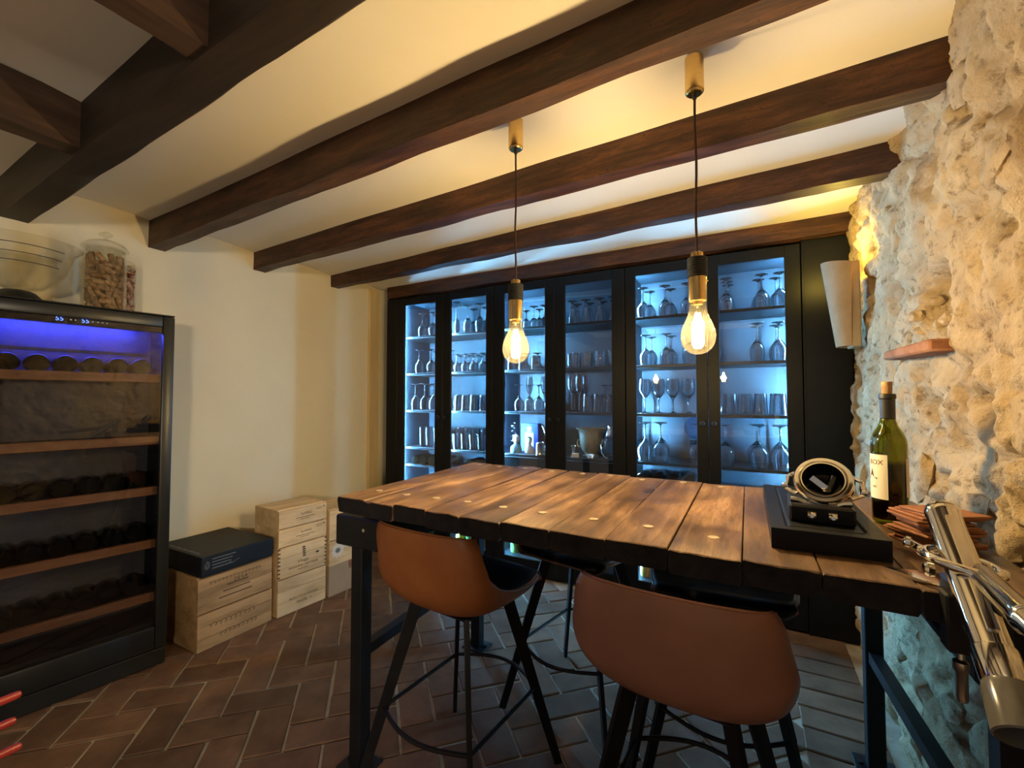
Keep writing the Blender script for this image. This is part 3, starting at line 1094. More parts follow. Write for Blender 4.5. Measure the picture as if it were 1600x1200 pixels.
# ---- bottles in the lower part of the cabinets
bprof = [(0, 0), (.034, 0), (.0375, .006), (.0375, .185), (.034, .205), (.018, .235), (.0145, .25), (.0145, .293), (.016, .295), (.016, .305), (.013, .307), (0, .307)]


def bottle(mtl, capm, label, group, loc, rot=(0, 0, 0), mesh=None, s=1.0):
    t = thing('bottle', label, 'bottle', loc, 0, group)
    t.rotation_euler = rot
    t.scale = s if isinstance(s, tuple) else (s, s, s)
    obj('glass', mesh[0], t)
    obj('capsule', mesh[1], t)
    return t


def bottle_meshes(mtl, capm):
    b = B()
    b.lathe(bprof[:8] + [(.0145, .293), (0, .294)], 20)
    c = B()
    c.lathe([(.0150, .238), (.0152, .294), (.0165, .296), (.0165, .306), (.013, .309), (0, .309)], 16)
    return (b.mesh('bottle_glass', mtl, True), c.mesh('capsule', capm, True))


BM_dark = bottle_meshes(M_dbottle, M_foil)
BM_gold = bottle_meshes(M_liq1, M_foil)
BM_green = bottle_meshes(M_liq2, M_foil)
LAY = (PI / 2, 0, 0)     # base towards the room... neck to the wall
for i, x in enumerate((-.61, -.52, -.425, -.325)):
    bottle(None, None, '%s bottle lying base outward under glasses of fifth door' % ORD[i], 'wine bottles lying behind the fifth door', (x, 2.925, .7385), (-PI / 2, 0, 0), BM_dark)
for i, x in enumerate((-2.50, -2.41, -2.32, -2.23)):
    bottle(None, None, '%s bottle lying below the tumblers behind the first door' % ORD[i], 'wine bottles lying behind the first door', (x, 2.93, .7385), (-PI / 2, 0, 0), BM_dark)
for i, x in enumerate((-1.95, -1.86, -1.77)):
    bottle(None, None, '%s bottle lying below the tumblers behind the second door' % ORD[i], 'wine bottles lying behind the second door', (x, 2.93, .7385), (-PI / 2, 0, 0), BM_dark)
for d, xs in ((0, (-2.53, -2.44, -2.35, -2.26)), (1, (-2.06, -1.96, -1.86, -1.77)), (2, (-1.56, -1.46, -1.36)), (4, (-.60, -.50, -.40))):
    for i, x in enumerate(xs):
        green = (i + d) % 3 == 2
        bottle(None, None, '%s standing %s bottle, cabinet floor behind %s door' % (ORD[i], 'green' if green else 'golden', DSHORT[d]),
               'bottles standing on the cabinet floor', (x, 2.98, .1055), (0, 0, 0), BM_green if green else BM_gold)

# ------------------------------------------------------------------ wall sconce at the top of the stone wall
t = thing('wall_sconce', 'pale half-round plaster wall light beside the black panel', 'sconce', (.415, 2.50, 1.49))
sc = B()
nseg = 14


def sc_r(f):
    return .062 + .052 * f


outer, inner = [], []
for k in range(nseg + 1):
    a = PI / 2 + PI * k / nseg
    outer.append([(math.cos(a) * (.050 + .052 * f), math.sin(a) * (.060 + .025 * f), .395 * f - .02 * (1 - abs(math.cos(a))) * f) for f in (0, .5, 1)])
    inner.append([(math.cos(a) * (.042 + .052 * f), math.sin(a) * (.052 + .025 * f), .395 * f - .02 * (1 - abs(math.cos(a))) * f) for f in (1, .5, .03)])
sc.grid([o_ + i_ for o_, i_ in zip(outer, inner)], False, True)
obj('shade', sc.mesh('shade', M_sconce, True, 50), t)
add('wall_plate', lambda b: b.bx(.0, .035, -.06, .06, -.005, .38, .004), M_sconce, t)
add('bulb', lambda b: b.lathe([(0, 0), (.012, 0), (.013, .02), (.020, .04), (.020, .06), (0, .078)], 14, (-.035, 0, .24)), mat('yellow_lamp', (0, 0, 0), emit=(1, .62, .10), estr=12), t, True)
ld = bpy.data.lights.new('sconce_light', 'POINT')
ld.energy = SCONCE_W
ld.color = (1, .70, .12)
ld.shadow_soft_size = .03
lo = bpy.data.objects.new('sconce_light', ld)
COL.objects.link(lo)
lo.location = (.372, 2.52, 1.90)

# ------------------------------------------------------------------ pendant lamps
CANZ = CEIL + .012


def pendant(x, y, label, zc):
    """zc: lowest point of the bulb"""
    t = thing('pendant_lamp', label, 'lamp', (x, y, zc), 0, 'hanging filament bulbs over the table')
    H = CANZ - zc
    add('canopy', lambda b: b.lathe([(0, H - .104), (.020, H - .104), (.0245, H - .100), (.0255, H - .096), (.0255, H), (0, H)], 32), M_brass, t, True)
    add('cord_grip', lambda b: b.lathe([(0, H - .118), (.006, H - .118), (.007, H - .104), (0, H - .104)], 12), M_rubber, t, True)
    zs = .285
    pts = []
    for i in range(13):
        f = i / 12
        pts.append((.0022 * math.sin(f * 9 + x * 20) * math.sin(PI * f), .002 * math.sin(f * 7 + 1) * math.sin(PI * f), H - .112 - (H - .112 - zs) * f))
    add('cord', lambda b: b.tube(pts, .0034, 8), M_cord, t, True)
    so = add('socket', lambda b: b.lathe([(0, .150), (.024, .150), (.0245, .154), (.0245, .217), (.021, .2185), (0, .2185)], 32), M_brass, t, True)
    add('set_screw', lambda b: b.lathe([(0, 0), (.003, 0), (.003, .003), (0, .004)], 8, (.0243, 0, .205), Matrix.Rotation(PI / 2, 3, 'Y')), M_brass, so, True)
    prof = [(0, .2185), (.021, .2185)]
    for i in range(9):
        z = .219 + i * .006
        prof += [(.0265, z + .001), (.0265, z + .004), (.0245, z + .005), (.0245, z + .006)]
    add('ribbed_collar', lambda b: b.lathe(prof + [(0, .275)], 28), M_rubber, t, True)
    add('top_cap', lambda b: b.lathe([(0, .274), (.0165, .274), (.0165, .287), (.012, .290), (0, .290)], 24), M_brass, t, True)
    bp = [(0, 0), (.012, .0012), (.024, .006), (.034, .014), (.0415, .026), (.0455, .040), (.0465, .052), (.0445, .067), (.039, .083), (.032, .098), (.0265, .112), (.0235, .126), (.0225, .140), (.0225, .151)]
    gl = add('bulb', lambda b: b.lathe(bp, 36), M_bulb, t, True)
    add('screw_base', lambda b: b.lathe([(0, .140), (.0135, .140), (.0135, .150), (0, .150)], 20), M_brass, gl, True)
    add('glass_stem', lambda b: b.lathe([(.004, .14), (.010, .132), (.005, .12), (.004, .10), (0, .098)], 12), M_jar, gl, True)
    fb = B()
    for k in range(8):
        a = 2 * PI * k / 8
        r0, r1 = .0055, .0145
        ca, sa = math.cos(a), math.sin(a)
        fb.tube([(ca * r0, sa * r0, .116), (ca * r1, sa * r1, .068), (ca * r1 * .85, sa * r1 * .85, .030)], .0016, 6)
    obj('filament', fb.mesh('filament', M_fil, True), gl)
    ld = bpy.data.lights.new('pendant_light', 'POINT')
    ld.energy = BULB_W
    ld.color = (1.0, .82, .60)
    ld.shadow_soft_size = .022
    lo = bpy.data.objects.new('pendant_light', ld)
    COL.objects.link(lo)
    lo.location = (x, y, zc + .068)
    return t


M_bulb = pane_glass('amber_bulb_glass', (.94, .80, .46), 1.45)
_bt = M_bulb.node_tree
_out = _bt.nodes['Material Output']
_src = _out.inputs[0].links[0].from_socket
_tl = N(M_bulb, 'ShaderNodeBsdfTranslucent')
_tl.inputs[0].default_value = (1, .80, .42, 1)
_ms = N(M_bulb, 'ShaderNodeMixShader')
_ms.inputs[0].default_value = .006
_bt.links.new(_src, _ms.inputs[1])
L(M_bulb, _tl, 0, _ms, 2)
_bt.links.new(_ms.outputs[0], _out.inputs[0])
M_fil = mat('glowing_filament', (0, 0, 0), emit=(1.0, .80, .48), estr=90)
pendant(-.702, 1.345, 'left hanging filament bulb with brass socket over the table', 1.374)
pendant(-.1195, 1.335, 'right hanging filament bulb with brass socket over the table', 1.376)

# ------------------------------------------------------------------ wine fridge at the left
FX, FY0, FY1, FZ = -2.45, .46, 1.115, 1.655
FROT = -.165          # the fridge stands slightly turned; it pivots about its front right corner
t = thing('wine_fridge', 'tall black wine fridge with glass door and wooden shelf fronts', 'fridge', (FX, FY1, 0), FROT)
fy0, fy1 = FY0 - FY1, 0.0
FD = -.285


def fbody(b):
    b.bx(FD, -.04, fy0, fy0 + .03, .04, FZ - .006)
    b.bx(FD, -.04, fy1 - .03, fy1, .04, FZ - .006)
    b.bx(FD, -.04, fy0 + .03, fy1 - .03, FZ - .036, FZ - .006)
    b.bx(FD, -.04, fy0 + .03, fy1 - .03, .04, .20)
    b.bx(FD, FD + .02, fy0 + .03, fy1 - .03, .20, FZ - .036)


add('body', fbody, M_frin, t)
add('top_cover', lambda b: b.bx(FD, -.002, fy0, fy1, FZ - .006, FZ, .002), M_fridge, t)
add('plinth', lambda b: b.bx(FD + .03, -.03, fy0 + .02, fy1 - .02, 0, .04), M_fridge, t)


def fdoor(b):
    b.bx(-.038, 0, fy0, fy0 + .046, .085, FZ - .008, .007, 2)
    b.bx(-.038, 0, fy1 - .046, fy1, .085, FZ - .008, .007, 2)
    b.bx(-.038, 0, fy0 + .046, fy1 - .046, FZ - .060, FZ - .008, .007, 2)
    b.bx(-.038, 0, fy0 + .046, fy1 - .046, .085, .19, .007, 2)


fd = add('door', fdoor, M_fridge, t, True)
add('kick_panel', lambda b: b.bx(-.036, -.006, fy0 + .004, fy1 - .004, .006, .080, .004), M_fridge, t)
add('glass_pane', lambda b: b.bx(-.016, -.010, fy0 + .044, fy1 - .044, .185, FZ - .058), M_frpane, fd)
dg = B()
for y, s in ((.734, '55'), (.813, '55')):
    text_bm(s, .026, dg, plane_mat((-.020, y - FY1 - .012, 1.588), (0, 1, 0), (0, 0, 1)))
obj('display_digits', dg.mesh('display_digits', M_digit), t)
dt = B()
for y in (.768, .782, .836, .853, .868, .883):
    dt.lathe([(0, 0), (.0025, 0), (.002, .001), (0, .0012)], 8, (-.020, y - FY1 - .012, 1.588), Matrix.Rotation(PI / 2, 3, 'Y'))
obj('indicator_dots', dt.mesh('indicator_dots', M_dot), t)
add('light_bar', lambda b: b.bx(-.200, -.190, fy0 + .06, fy1 - .10, 1.606, 1.614), M_blue, t)
add('control_panel', lambda b: b.bx(-.060, -.022, fy0 + .035, fy1 - .04, 1.570, 1.618, .002), M_fridge, t)
add('rail', lambda b: b.bx(-.215, -.200, fy0 + .032, fy1 - .06, 1.462, 1.476), M_frback, t)
add('back_lining', lambda b: b.bx(FD + .021, FD + .024, fy0 + .032, fy1 - .032, .21, 1.617), M_frback, t)
FSH = (1.372, 1.076, .836, .586, .336)
for z in FSH:
    rk = add('shelf', lambda b: (b.bx(FD + .02, -.075, fy0 + .035, fy1 - .035, z - .020, z - .008),), M_frin, t)
    add('wooden_front', lambda b: b.bx(-.074, -.050, fy0 + .036, fy1 - .040, z - .042, z - .002, .003), M_frwood, rk)
for si, z in ((0, FSH[0]), (2, FSH[2]), (3, FSH[3]), (4, FSH[4])):
    sn = {0: 'top', 2: 'third', 3: 'fourth', 4: 'lowest'}[si]
    for k in range(6):
        y = 1.005 - .084 * k
        q = Matrix.Rotation(FROT, 3, 'Z') @ Vector((-.062 - .006 * ((k * 7 + si) % 3), y - FY1, 0))
        bottle(None, None, '%s dark bottle from the right lying on the %s fridge shelf' % (ORD[k], sn),
               'wine bottles lying in the fridge', (FX + q.x, FY1 + q.y, z + .0302), (0, -PI / 2, FROT), BM_dark, (1, 1, .66))

# ---- on the fridge: glass bowl, two jars of corks
t = thing('glass_bowl', 'large clear flared glass bowl with dark lines on the fridge', 'bowl', (-2.655, .635, FZ))
add('bowl', lambda b: b.lathe([(.030, .046), (.075, .056), (.115, .085), (.143, .130), (.158, .180), (.168, .212), (.192, .240), (.196, .243), (.190, .243), (.165, .214), (.154, .180), (.139, .132), (.112, .088), (.073, .060), (.030, .050)], 48), M_jar, t, True)
add('base', lambda b: b.lathe([(0, 0), (.080, 0), (.082, .006), (.070, .020), (.055, .036), (.040, .044), (0, .045)], 36), M_fridge, t, True)
lnb = B()
for z, r in ((.205, .1675), (.172, .1575), (.140, .1475)):
    rws = [[(r * math.cos(a), r * math.sin(a), z + dz) for dz in (-.0016, .0016)] for a in [(-75 + i * 4) * PI / 180 for i in range(29)]]
    lnb.grid(rws)
obj('dark_lines', lnb.mesh('dark_lines', M_rubber), t)

ck = B()
ck.lathe([(0, 0), (.0108, 0), (.0118, .002), (.0118, .040), (.0108, .042), (0, .042)], 12, (0, 0, -.021))
ck_me = ck.mesh('cork', M_cork, True, 50)
ck2 = B()
ck2.lathe([(0, 0), (.0108, 0), (.0118, .002), (.0118, .040), (.0108, .042), (0, .042)], 12, (0, 0, -.021))
ck2_me = ck2.mesh('stained_cork', M_redcork, True, 50)


def cork_jar(x, y, R, H, label, lid, sides, mesh, clabel, group, seed, cname):
    t = thing('cork_jar', label, 'jar', (x, y, FZ))
    add('jar', lambda b: b.lathe([(0, 0), (R, 0), (R, H - .02), (R - .008, H), (R - .012, H), (R - .004, H - .024), (R - .004, .006), (0, .006)], sides), M_jar, t, True)
    if lid:
        l = add('lid', lambda b: b.lathe([(0, H + .002), (R + .006, H + .002), (R + .008, H + .008), (R - .004, H + .024), (R * .5, H + .042), (0, H + .048)], 36), M_jar, t, True)
        add('knob', lambda b: b.lathe([(0, H + .046), (.010, H + .048), (.008, H + .058), (.026, H + .066), (.028, H + .074), (.016, H + .084), (0, H + .085)], 24), M_jar, l, True)
    rr = random.Random(seed)
    n = 0
    lay_h = .021
    z = .020
    placed = []
    while z < H - .035:
        m = int(2 * PI * (R - .022) / .034)
        for k in range(m):
            a = 2 * PI * (k + .5 * (n % 2)) / m + rr.uniform(-.12, .12)
            # leave out the far side, which nothing shows
            if math.cos(a - math.atan2(-y, -x)) < -.25:
                continue
            o = obj(cname, mesh, None, (x + (R - .0235) * math.cos(a), y + (R - .0235) * math.sin(a), FZ + z + rr.uniform(-.004, .004)),
                    (rr.uniform(.2, 1.4), 0, a + rr.choice((0, PI / 2, .7, -.7)) + rr.uniform(-.3, .3)))
            if abs(math.sin(o.rotation_euler.x)) > .3 and rr.random() < .75:
                o.rotation_euler = (rr.uniform(.3, 1.5), 0, a)   # lie along the glass
            tag(o, clabel, 'cork', group)
        z += lay_h * 1.35
        n += 1
    return t


cork_jar(-2.650, .912, .079, .295, 'lidded glass jar of pale corks on the fridge', True, 40, ck_me,
         'wine cork inside the lidded glass jar on the fridge', 'corks in the lidded jar', 5, 'wine_cork')
cork_jar(-2.768, 1.018, .062, .285, 'smaller jar of red-stained corks behind lidded jar', False, 8, ck2_me,
         'red-stained cork inside the jar behind the lidded jar', 'corks in the smaller jar', 8, 'wine_cork')


# ------------------------------------------------------------------ boxes along the left wall
def crate(label, loc, rotz, d, w, h, mtl, boards, prints=None, joints=False, lid=False, group='wooden wine crates along the left wall'):
    """loc: front left lower corner, front faces +x, width along +y"""
    t = thing('wine_crate', label, 'crate', loc, rotz, group)
    T = .012
    add('carcass', lambda b: (b.bx(-d, -T, .0, T, .0, h - .0015), b.bx(-d, -T, w - T, w, 0, h - .0015), b.bx(-d, -d + T, T, w - T, 0, h - .0015), b.bx(-d + T, -T, T, w - T, 0, T)), mtl, t)
    hb = (h - .0060) / boards
    for k in range(boards):
        bb = B()
        bb.bx(-T, 0, 0, w, k * hb + .0006, (k + 1) * hb - .0006, .0012)
        obj('board', bb.mesh('board', mtl), t)
    for k in range(2 if lid else 1):
        n = 2 if lid else 1
        bb = B()
        bb.bx(-d + .001 + (d - .024) / n * k, -d - .0005 + (d - .024) / n * (k + 1) + .001, .001, w - .001, h - .012, h - .0005, .0012)
        obj('lid_board', bb.mesh('lid_board', mtl), t)
    pb = B()
    if prints:
        prints(pb, w, h)
        obj('print', pb.mesh('print', M_ink), t)
    if joints:
        jb = B()
        n = 8
        for k in range(n):
            z = (k + .3) * h / n
            for yy in (0.0, w - .012):
                jb.bx(-.010, .0004, yy, yy + .012, z, z + h / n * .38)
        obj('finger_joints', jb.mesh('finger_joints', M_ink), t)
    return t


def fpm(y, z, tilt=0.0):
    return plane_mat((.0004, y, z), (0, math.cos(tilt), math.sin(tilt)), (0, -math.sin(tilt), math.cos(tilt)))


def scribble(pb, y, z, w, h, n, seed, r=.0011):
    """a line of handwriting too small to read: one looping stroke"""
    rr = random.Random(seed)
    pts = []
    for i in range(n * 6):
        f = i / (n * 6 - 1)
        pts.append((.0006, y + w * f + .010 * math.sin(i * 1.05), z + h * .5 * math.sin(i * 1.05 + 1.3) * rr.uniform(.4, 1.0)))
    pb.tube(pts, r, 4)


def lines(pb, y, z, w, th):
    pb.bx(.0002, .0006, y, y + w, z, z + th)


# first stack, beside the fridge
def pr1(pb, w, h):
    scribble(pb, .10, .052, .20, .028, 9, 3)
    scribble(pb, .05, .110, .24, .030, 10, 4)


def pr2(pb, w, h):
    for k in range(3):
        lines(pb, .10 + .02 * k, .045 + k * .028, .17 - .03 * k, .006)
    scribble(pb, .05, .140, .27, .018, 14, 8)
    text_bm('DE LA', .026, pb, fpm(.21, .118))


crate('aged lower wine crate with handwriting, on floor beside the fridge', (-2.405, 1.224, .0), -.01, .40, .384, .1835, M_crate2, 3, pr1)
crate('aged upper wine crate directly under the black card box', (-2.405, 1.222, .1840), -.006, .40, .384, .1755, M_crate2, 2, pr2)
t = thing('card_box', 'shallow black card box with grey lettering on aged crates', 'box', (-2.398, 1.232, .3603))
add('tray', lambda b: b.bx(-.440, -.004, .004, .372, 0, .085, .002), M_blackbox, t)
add('lid', lambda b: b.bx(-.444, 0, 0, .376, .010, .1035, .004, 2), M_blackbox, t)
pb = B()
for k, wd in enumerate((.115, .100, .092, .100)):
    pb.bx(.0002, .0008, .050, .050 + wd, .082 - .0155 * k, .0855 - .0155 * k)
scribble(pb, .02, .06, .012, .05, 2, 5)
pb.tube([(.0006, .12, .034), (.0006, .145, .046), (.0006, .15, .036), (.0006, .185, .050)], .0010, 4)
obj('front_lettering', pb.mesh('front_lettering', M_greyink), t)
pb = B()
for k in range(16):
    x = -.40 + k * .021
    pb.bx(x, x + .013, .022, .034 - .005 * (k % 3 == 1), .1035, .1040)
obj('lid_lettering', pb.mesh('lid_lettering', M_greyink), t)


# second stack
def pr3(pb, w, h):
    text_bm('PRODOTTO IN TOSCANA', .0155, pb, fpm(.160, .078))
    text_bm('MAZZEI', .019, pb, fpm(.148, .050))
    pb.prism([(.004 * math.cos(a * PI / 5), .004 * math.sin(a * PI / 5)) for a in range(10)], .0004, .0008, fpm(.205, .052) @ Matrix.Translation((0, 0, -.0002)))


def pr4(pb, w, h):
    text_bm('VENDEMMIA e BOTTIGLIE', .0165, pb, fpm(.155, .045))
    text_bm('Il Poggio', .020, pb, fpm(.155, .072))
    lines(pb, .120, .026, .065, .003)
    for k in range(5):
        lines(pb, .150 - .001 * k, .094 + k * .013, .018 + .002 * (k % 2), .009)
    pb.prism([(.011 * math.cos(a * PI / 8), .007 * math.sin(a * PI / 8)) for a in range(16)], .0002, .0006, fpm(.245, .098))


def pr5(pb, w, h):
    text_bm('SoVINO', .021, pb, fpm(.170, .062))
    lines(pb, .105, .040, .12, .0032)
    lines(pb, .130, .030, .06, .0026)
    pb.tube([(.0006, .238, .072), (.0006, .243, .081), (.0006, .270, .082), (.0006, .273, .074), (.0006, .262, .070), (.0006, .238, .072)], .0011, 4)
    pb.prism([(.005 * math.cos(a * PI / 4), .005 * math.sin(a * PI / 4)) for a in range(8)], .0002, .0006, fpm(.285, .082))


R2 = -.085
crate('pale pine crate with two printed lines at the bottom of the tallest stack', (-2.387, 1.632, 0), R2, .262, .306, .213, M_crate, 3, pr3)
crate('pale crate with dovetailed corners, third from top of its stack', (-2.385, 1.631, .2135), R2, .262, .306, .181, M_crate, 3, pr4, True)
crate('pale crate second from the top of the tallest stack', (-2.386, 1.632, .3950), R2, .262, .306, .1055, M_crate, 1, pr5)
crate('topmost pale crate of the tallest stack', (-2.387, 1.632, .5010), R2, .262, .306, .1055, M_crate, 1, pr5, False, True)

# third stack
sx, sy = -2.350, 1.952


def pr6(pb, w, h):
    scribble(pb, .05, .075, .10, .05, 4, 6)


t = thing('card_box', 'plain brown cardboard box at the bottom of the third stack', 'box', (sx, sy, 0), R2)
add('carton', lambda b: b.bx(-.30, 0, 0, .32, 0, .1895, .003), M_card, t)
add('tape', lambda b: b.bx(-.30, .0006, .145, .19, .14, .1902), M_coaster, t)
sf = crate('wooden crate with white sunflower print in the third stack', (sx, sy, .1905), R2, .30, .32, .160, M_crate, 1)
pb = B()
pm_ = fpm(.062, .088)
for k in range(18):
    a = 2 * PI * k / 18
    r1 = .046 + .006 * (k % 2)
    da = .11
    pb.prism([(.020 * math.cos(a - da), .020 * math.sin(a - da)), (.036 * math.cos(a - da * 1.1), .036 * math.sin(a - da * 1.1)), (r1 * math.cos(a), r1 * math.sin(a)),
              (.036 * math.cos(a + da * 1.1), .036 * math.sin(a + da * 1.1)), (.020 * math.cos(a + da), .020 * math.sin(a + da))], .0002, .0007, pm_)
for k in range(18):
    a = 2 * PI * (k + .5) / 18
    pb.prism([((.05 + .055) * 0 + .118 - .062 + .010 * math.cos(a) * 0 + .034 * math.cos(a - .1), .045 + .034 * math.sin(a - .1)), (.056 + .050 * math.cos(a), .045 + .050 * math.sin(a)), (.056 + .034 * math.cos(a + .1), .045 + .034 * math.sin(a + .1))], .0001, .0005, pm_)
o = obj('sunflower_print', pb.mesh('sunflower_print', M_white), sf)
pb = B()
pb.prism([(.018 * math.cos(a * PI / 8), .015 * math.sin(a * PI / 8)) for a in range(16)], .0006, .0011, pm_)
obj('sunflower_heart', pb.mesh('sunflower_heart', M_greyink), sf)
crate('pinkish wooden crate on top of the third stack', (sx, sy, .3510), R2, .30, .32, .195, M_crate, 2, pr6, False, True)

# ------------------------------------------------------------------ table
TZ, TT = .95, .046
t = table = thing('plank_table', 'tall table of worn planks on a black iron frame', 'table', (0, 0, 0))
JX = [-1.128, -1.012, -.893, -.775, -.660, -.538, -.408, -.276, -.147, -.014, .109, .238, .335, .425]


def fy(x):
    return .966 - .026 * (x + 1.124)


def by(x):
    return 1.786 - .043 * (x + 1.16)


rp = random.Random(21)
plug = B()
plug.lathe([(0, -.004), (.0115, -.004), (.0115, .0008), (.009, .0014), (0, .0014)], 12)
plug_me = plug.mesh('plug', M_plug, True)
for k in range(len(JX) - 1):
    xa, xb = JX[k] + .0013, JX[k + 1] - .0013
    xc = (xa + xb) / 2
    b = B()
    rows = []
    FS = [0, .003, .008, .02] + [.05 + .9 * i / 22 for i in range(23)] + [.98, .992, .997, 1]
    n = len(FS) - 1
    dz = rp.uniform(-.0018, .0012)
    ef, eb = rp.uniform(-.006, .004), rp.uniform(-.012, .010)
    lean = -.036 * (1 if k < 5 else 0) * (1 - k / 5)
    nx = 8
    for i in range(n + 1):
        f = FS[i]
        row = []
        sec = [(g, 1) for g in (0, .012, .05, .17, .33, .5, .67, .83, .95, .988, 1)]
        sec += [(1, .80), (1, .2), (.97, 0), (.03, 0), (0, .2), (0, .80)]
        for (g, vz) in sec:
            x = xa + (xb - xa) * g
            y0, y1 = fy(x) + ef, by(x) + eb
            # ragged ends
            rag = .0055 * noise.noise(Vector((x * 26, k * 3.1, vz * 2))) + .006 * min(0, noise.noise(Vector((x * 60, k, 4))) + .1)
            y = y0 + rag + (y1 - y0) * f if f < .5 else y0 + (y1 - y0) * f + rag
            z = TZ - TT * (1 - vz) + dz
            if vz == 1:
                z += .0022 * noise.noise(Vector((x * 14, y * 2.5, k * 7)))
                if g in (0, 1):
                    z -= .0018
                if f in (0, 1):
                    z -= .0016 + .005 * max(0, noise.noise(Vector((x * 55, k, f))) - .1)
            row.append((x + lean * f, y, z))
        rows.append(row)
    # extra end loops for rounding
    vs = b.grid(rows, False, True)
    b.bm.faces.new(vs[0][::-1])
    b.bm.faces.new(vs[-1])
    pme = b.mesh('plank', M_plank, True, 30)
    pme.materials.append(M_endgrain)
    for pf in pme.polygons:
        if abs(pf.normal.y) > .8 or pf.normal.z < -.5:
            pf.material_index = 1
    obj('plank', pme, t)
    for yy, jit in ((fy(xc) + .128, 0), (by(xc) - .045, .01)):
        if xc > .15:
            continue
        obj('plug', plug_me, t, (xc + rp.uniform(-.012, .012) + lean * (.15 if jit == 0 else .93), yy + rp.uniform(-.008, .008), TZ + dz + .0010), (0, 0, rp.uniform(0, 3)))


def leg(x, y, ztop):
    l = add('leg', lambda b: b.bx(x - .025, x + .025, y - .025, y + .025, .008, ztop, .003), M_iron, t)
    fp = B()
    fp.bx(x - .060, x + .060, y - .050, y + .050, 0, .009, .002)
    o = obj('foot_plate', fp.mesh('foot_plate', M_iron), l)
    for sgn in (-1, 1):
        add('bolt', lambda b: b.lathe([(0, .009), (.009, .009), (.009, .016), (0, .017)], 6, (x + sgn * .043, y, 0)), M_iron, l)


LG = [(-1.190, 1.125), (-1.228, 1.930), (.405, 1.125), (.362, 1.930)]
for x, y in LG:
    leg(x, y, .775)
add('side_beam', lambda b: b.bx(-1.236, -1.028, 1.05, 2.0, .763, .862, .005), M_iron, t)
add('side_beam', lambda b: b.bx(.335, .440, 1.05, 2.0, .763, .862, .005), M_iron, t)
add('bearer', lambda b: b.bx(-1.160, .42, 1.16, 1.24, .862, TZ - TT + .002, .003), M_iron, t)
add('bearer', lambda b: b.bx(-1.160, .42, 1.62, 1.70, .862, TZ - TT + .002, .003), M_iron, t)
add('spacer', lambda b: b.bx(-1.150, -1.06, 1.09, 1.16, .862, TZ - TT + .002, .003), M_iron, t)
for (xa, ya), (xb, yb) in ((LG[0], LG[1]), (LG[2], LG[3])):
    add('lower_rail', lambda b: b.bar((xa, ya + .02, .383), (xb, yb - .02, .383), .034, .036, (1, 0, 0)), M_iron, t)
add('bolt_hole', lambda b: b.lathe([(0, 0), (.006, 0), (.006, .001), (0, .0012)], 12, (-1.105, 1.0498, .825), Matrix.Rotation(PI / 2, 3, 'X')), M_steel, t)


# ------------------------------------------------------------------ bar stools
PROF = [(.222, .628), (.205, .640), (.165, .634), (.10, .617), (.03, .604), (-.04, .596), (-.105, .597), (-.160, .618), (-.198, .660), (-.217, .715), (-.230, .775), (-.238, .830), (-.240, .868)]
HW = [.165, .190, .208, .220, .226, .228, .228, .228, .226, .221, .214, .206, .192]
SIDEZ = [.000, .002, .012, .030, .052, .078, .100, .105, .082, .052, .022, .002, -.010]
SIDEY = [-.030, -.020, -.008, .0, .004, .010, .020, .042, .060, .072, .078, .080, .080]


def interp(tab, f):
    f = max(0, min(len(tab) - 1.0001, f))
    i = int(f)
    g = f - i
    p0, p1, p2, p3 = tab[max(i - 1, 0)], tab[i], tab[min(i + 1, len(tab) - 1)], tab[min(i + 2, len(tab) - 1)]
    return .5 * (2 * p1 + (-p0 + p2) * g + (2 * p0 - 5 * p1 + 4 * p2 - p3) * g * g + (-p0 + 3 * p1 - 3 * p2 + p3) * g ** 3)


def shell_pt(u, v):
    f = v * (len(PROF) - 1)
    y = interp([p[0] for p in PROF], f)
    z = interp([p[1] for p in PROF], f)
    w = interp(HW, f)
    a = abs(u)
    cup = a ** 2.6
    return Vector((w * math.sin(a * PI / 2 * .96) * (1 if u > 0 else -1) / math.sin(PI / 2 * .96), y + interp(SIDEY, f) * a ** 2.2, z + interp(SIDEZ, f) * cup))


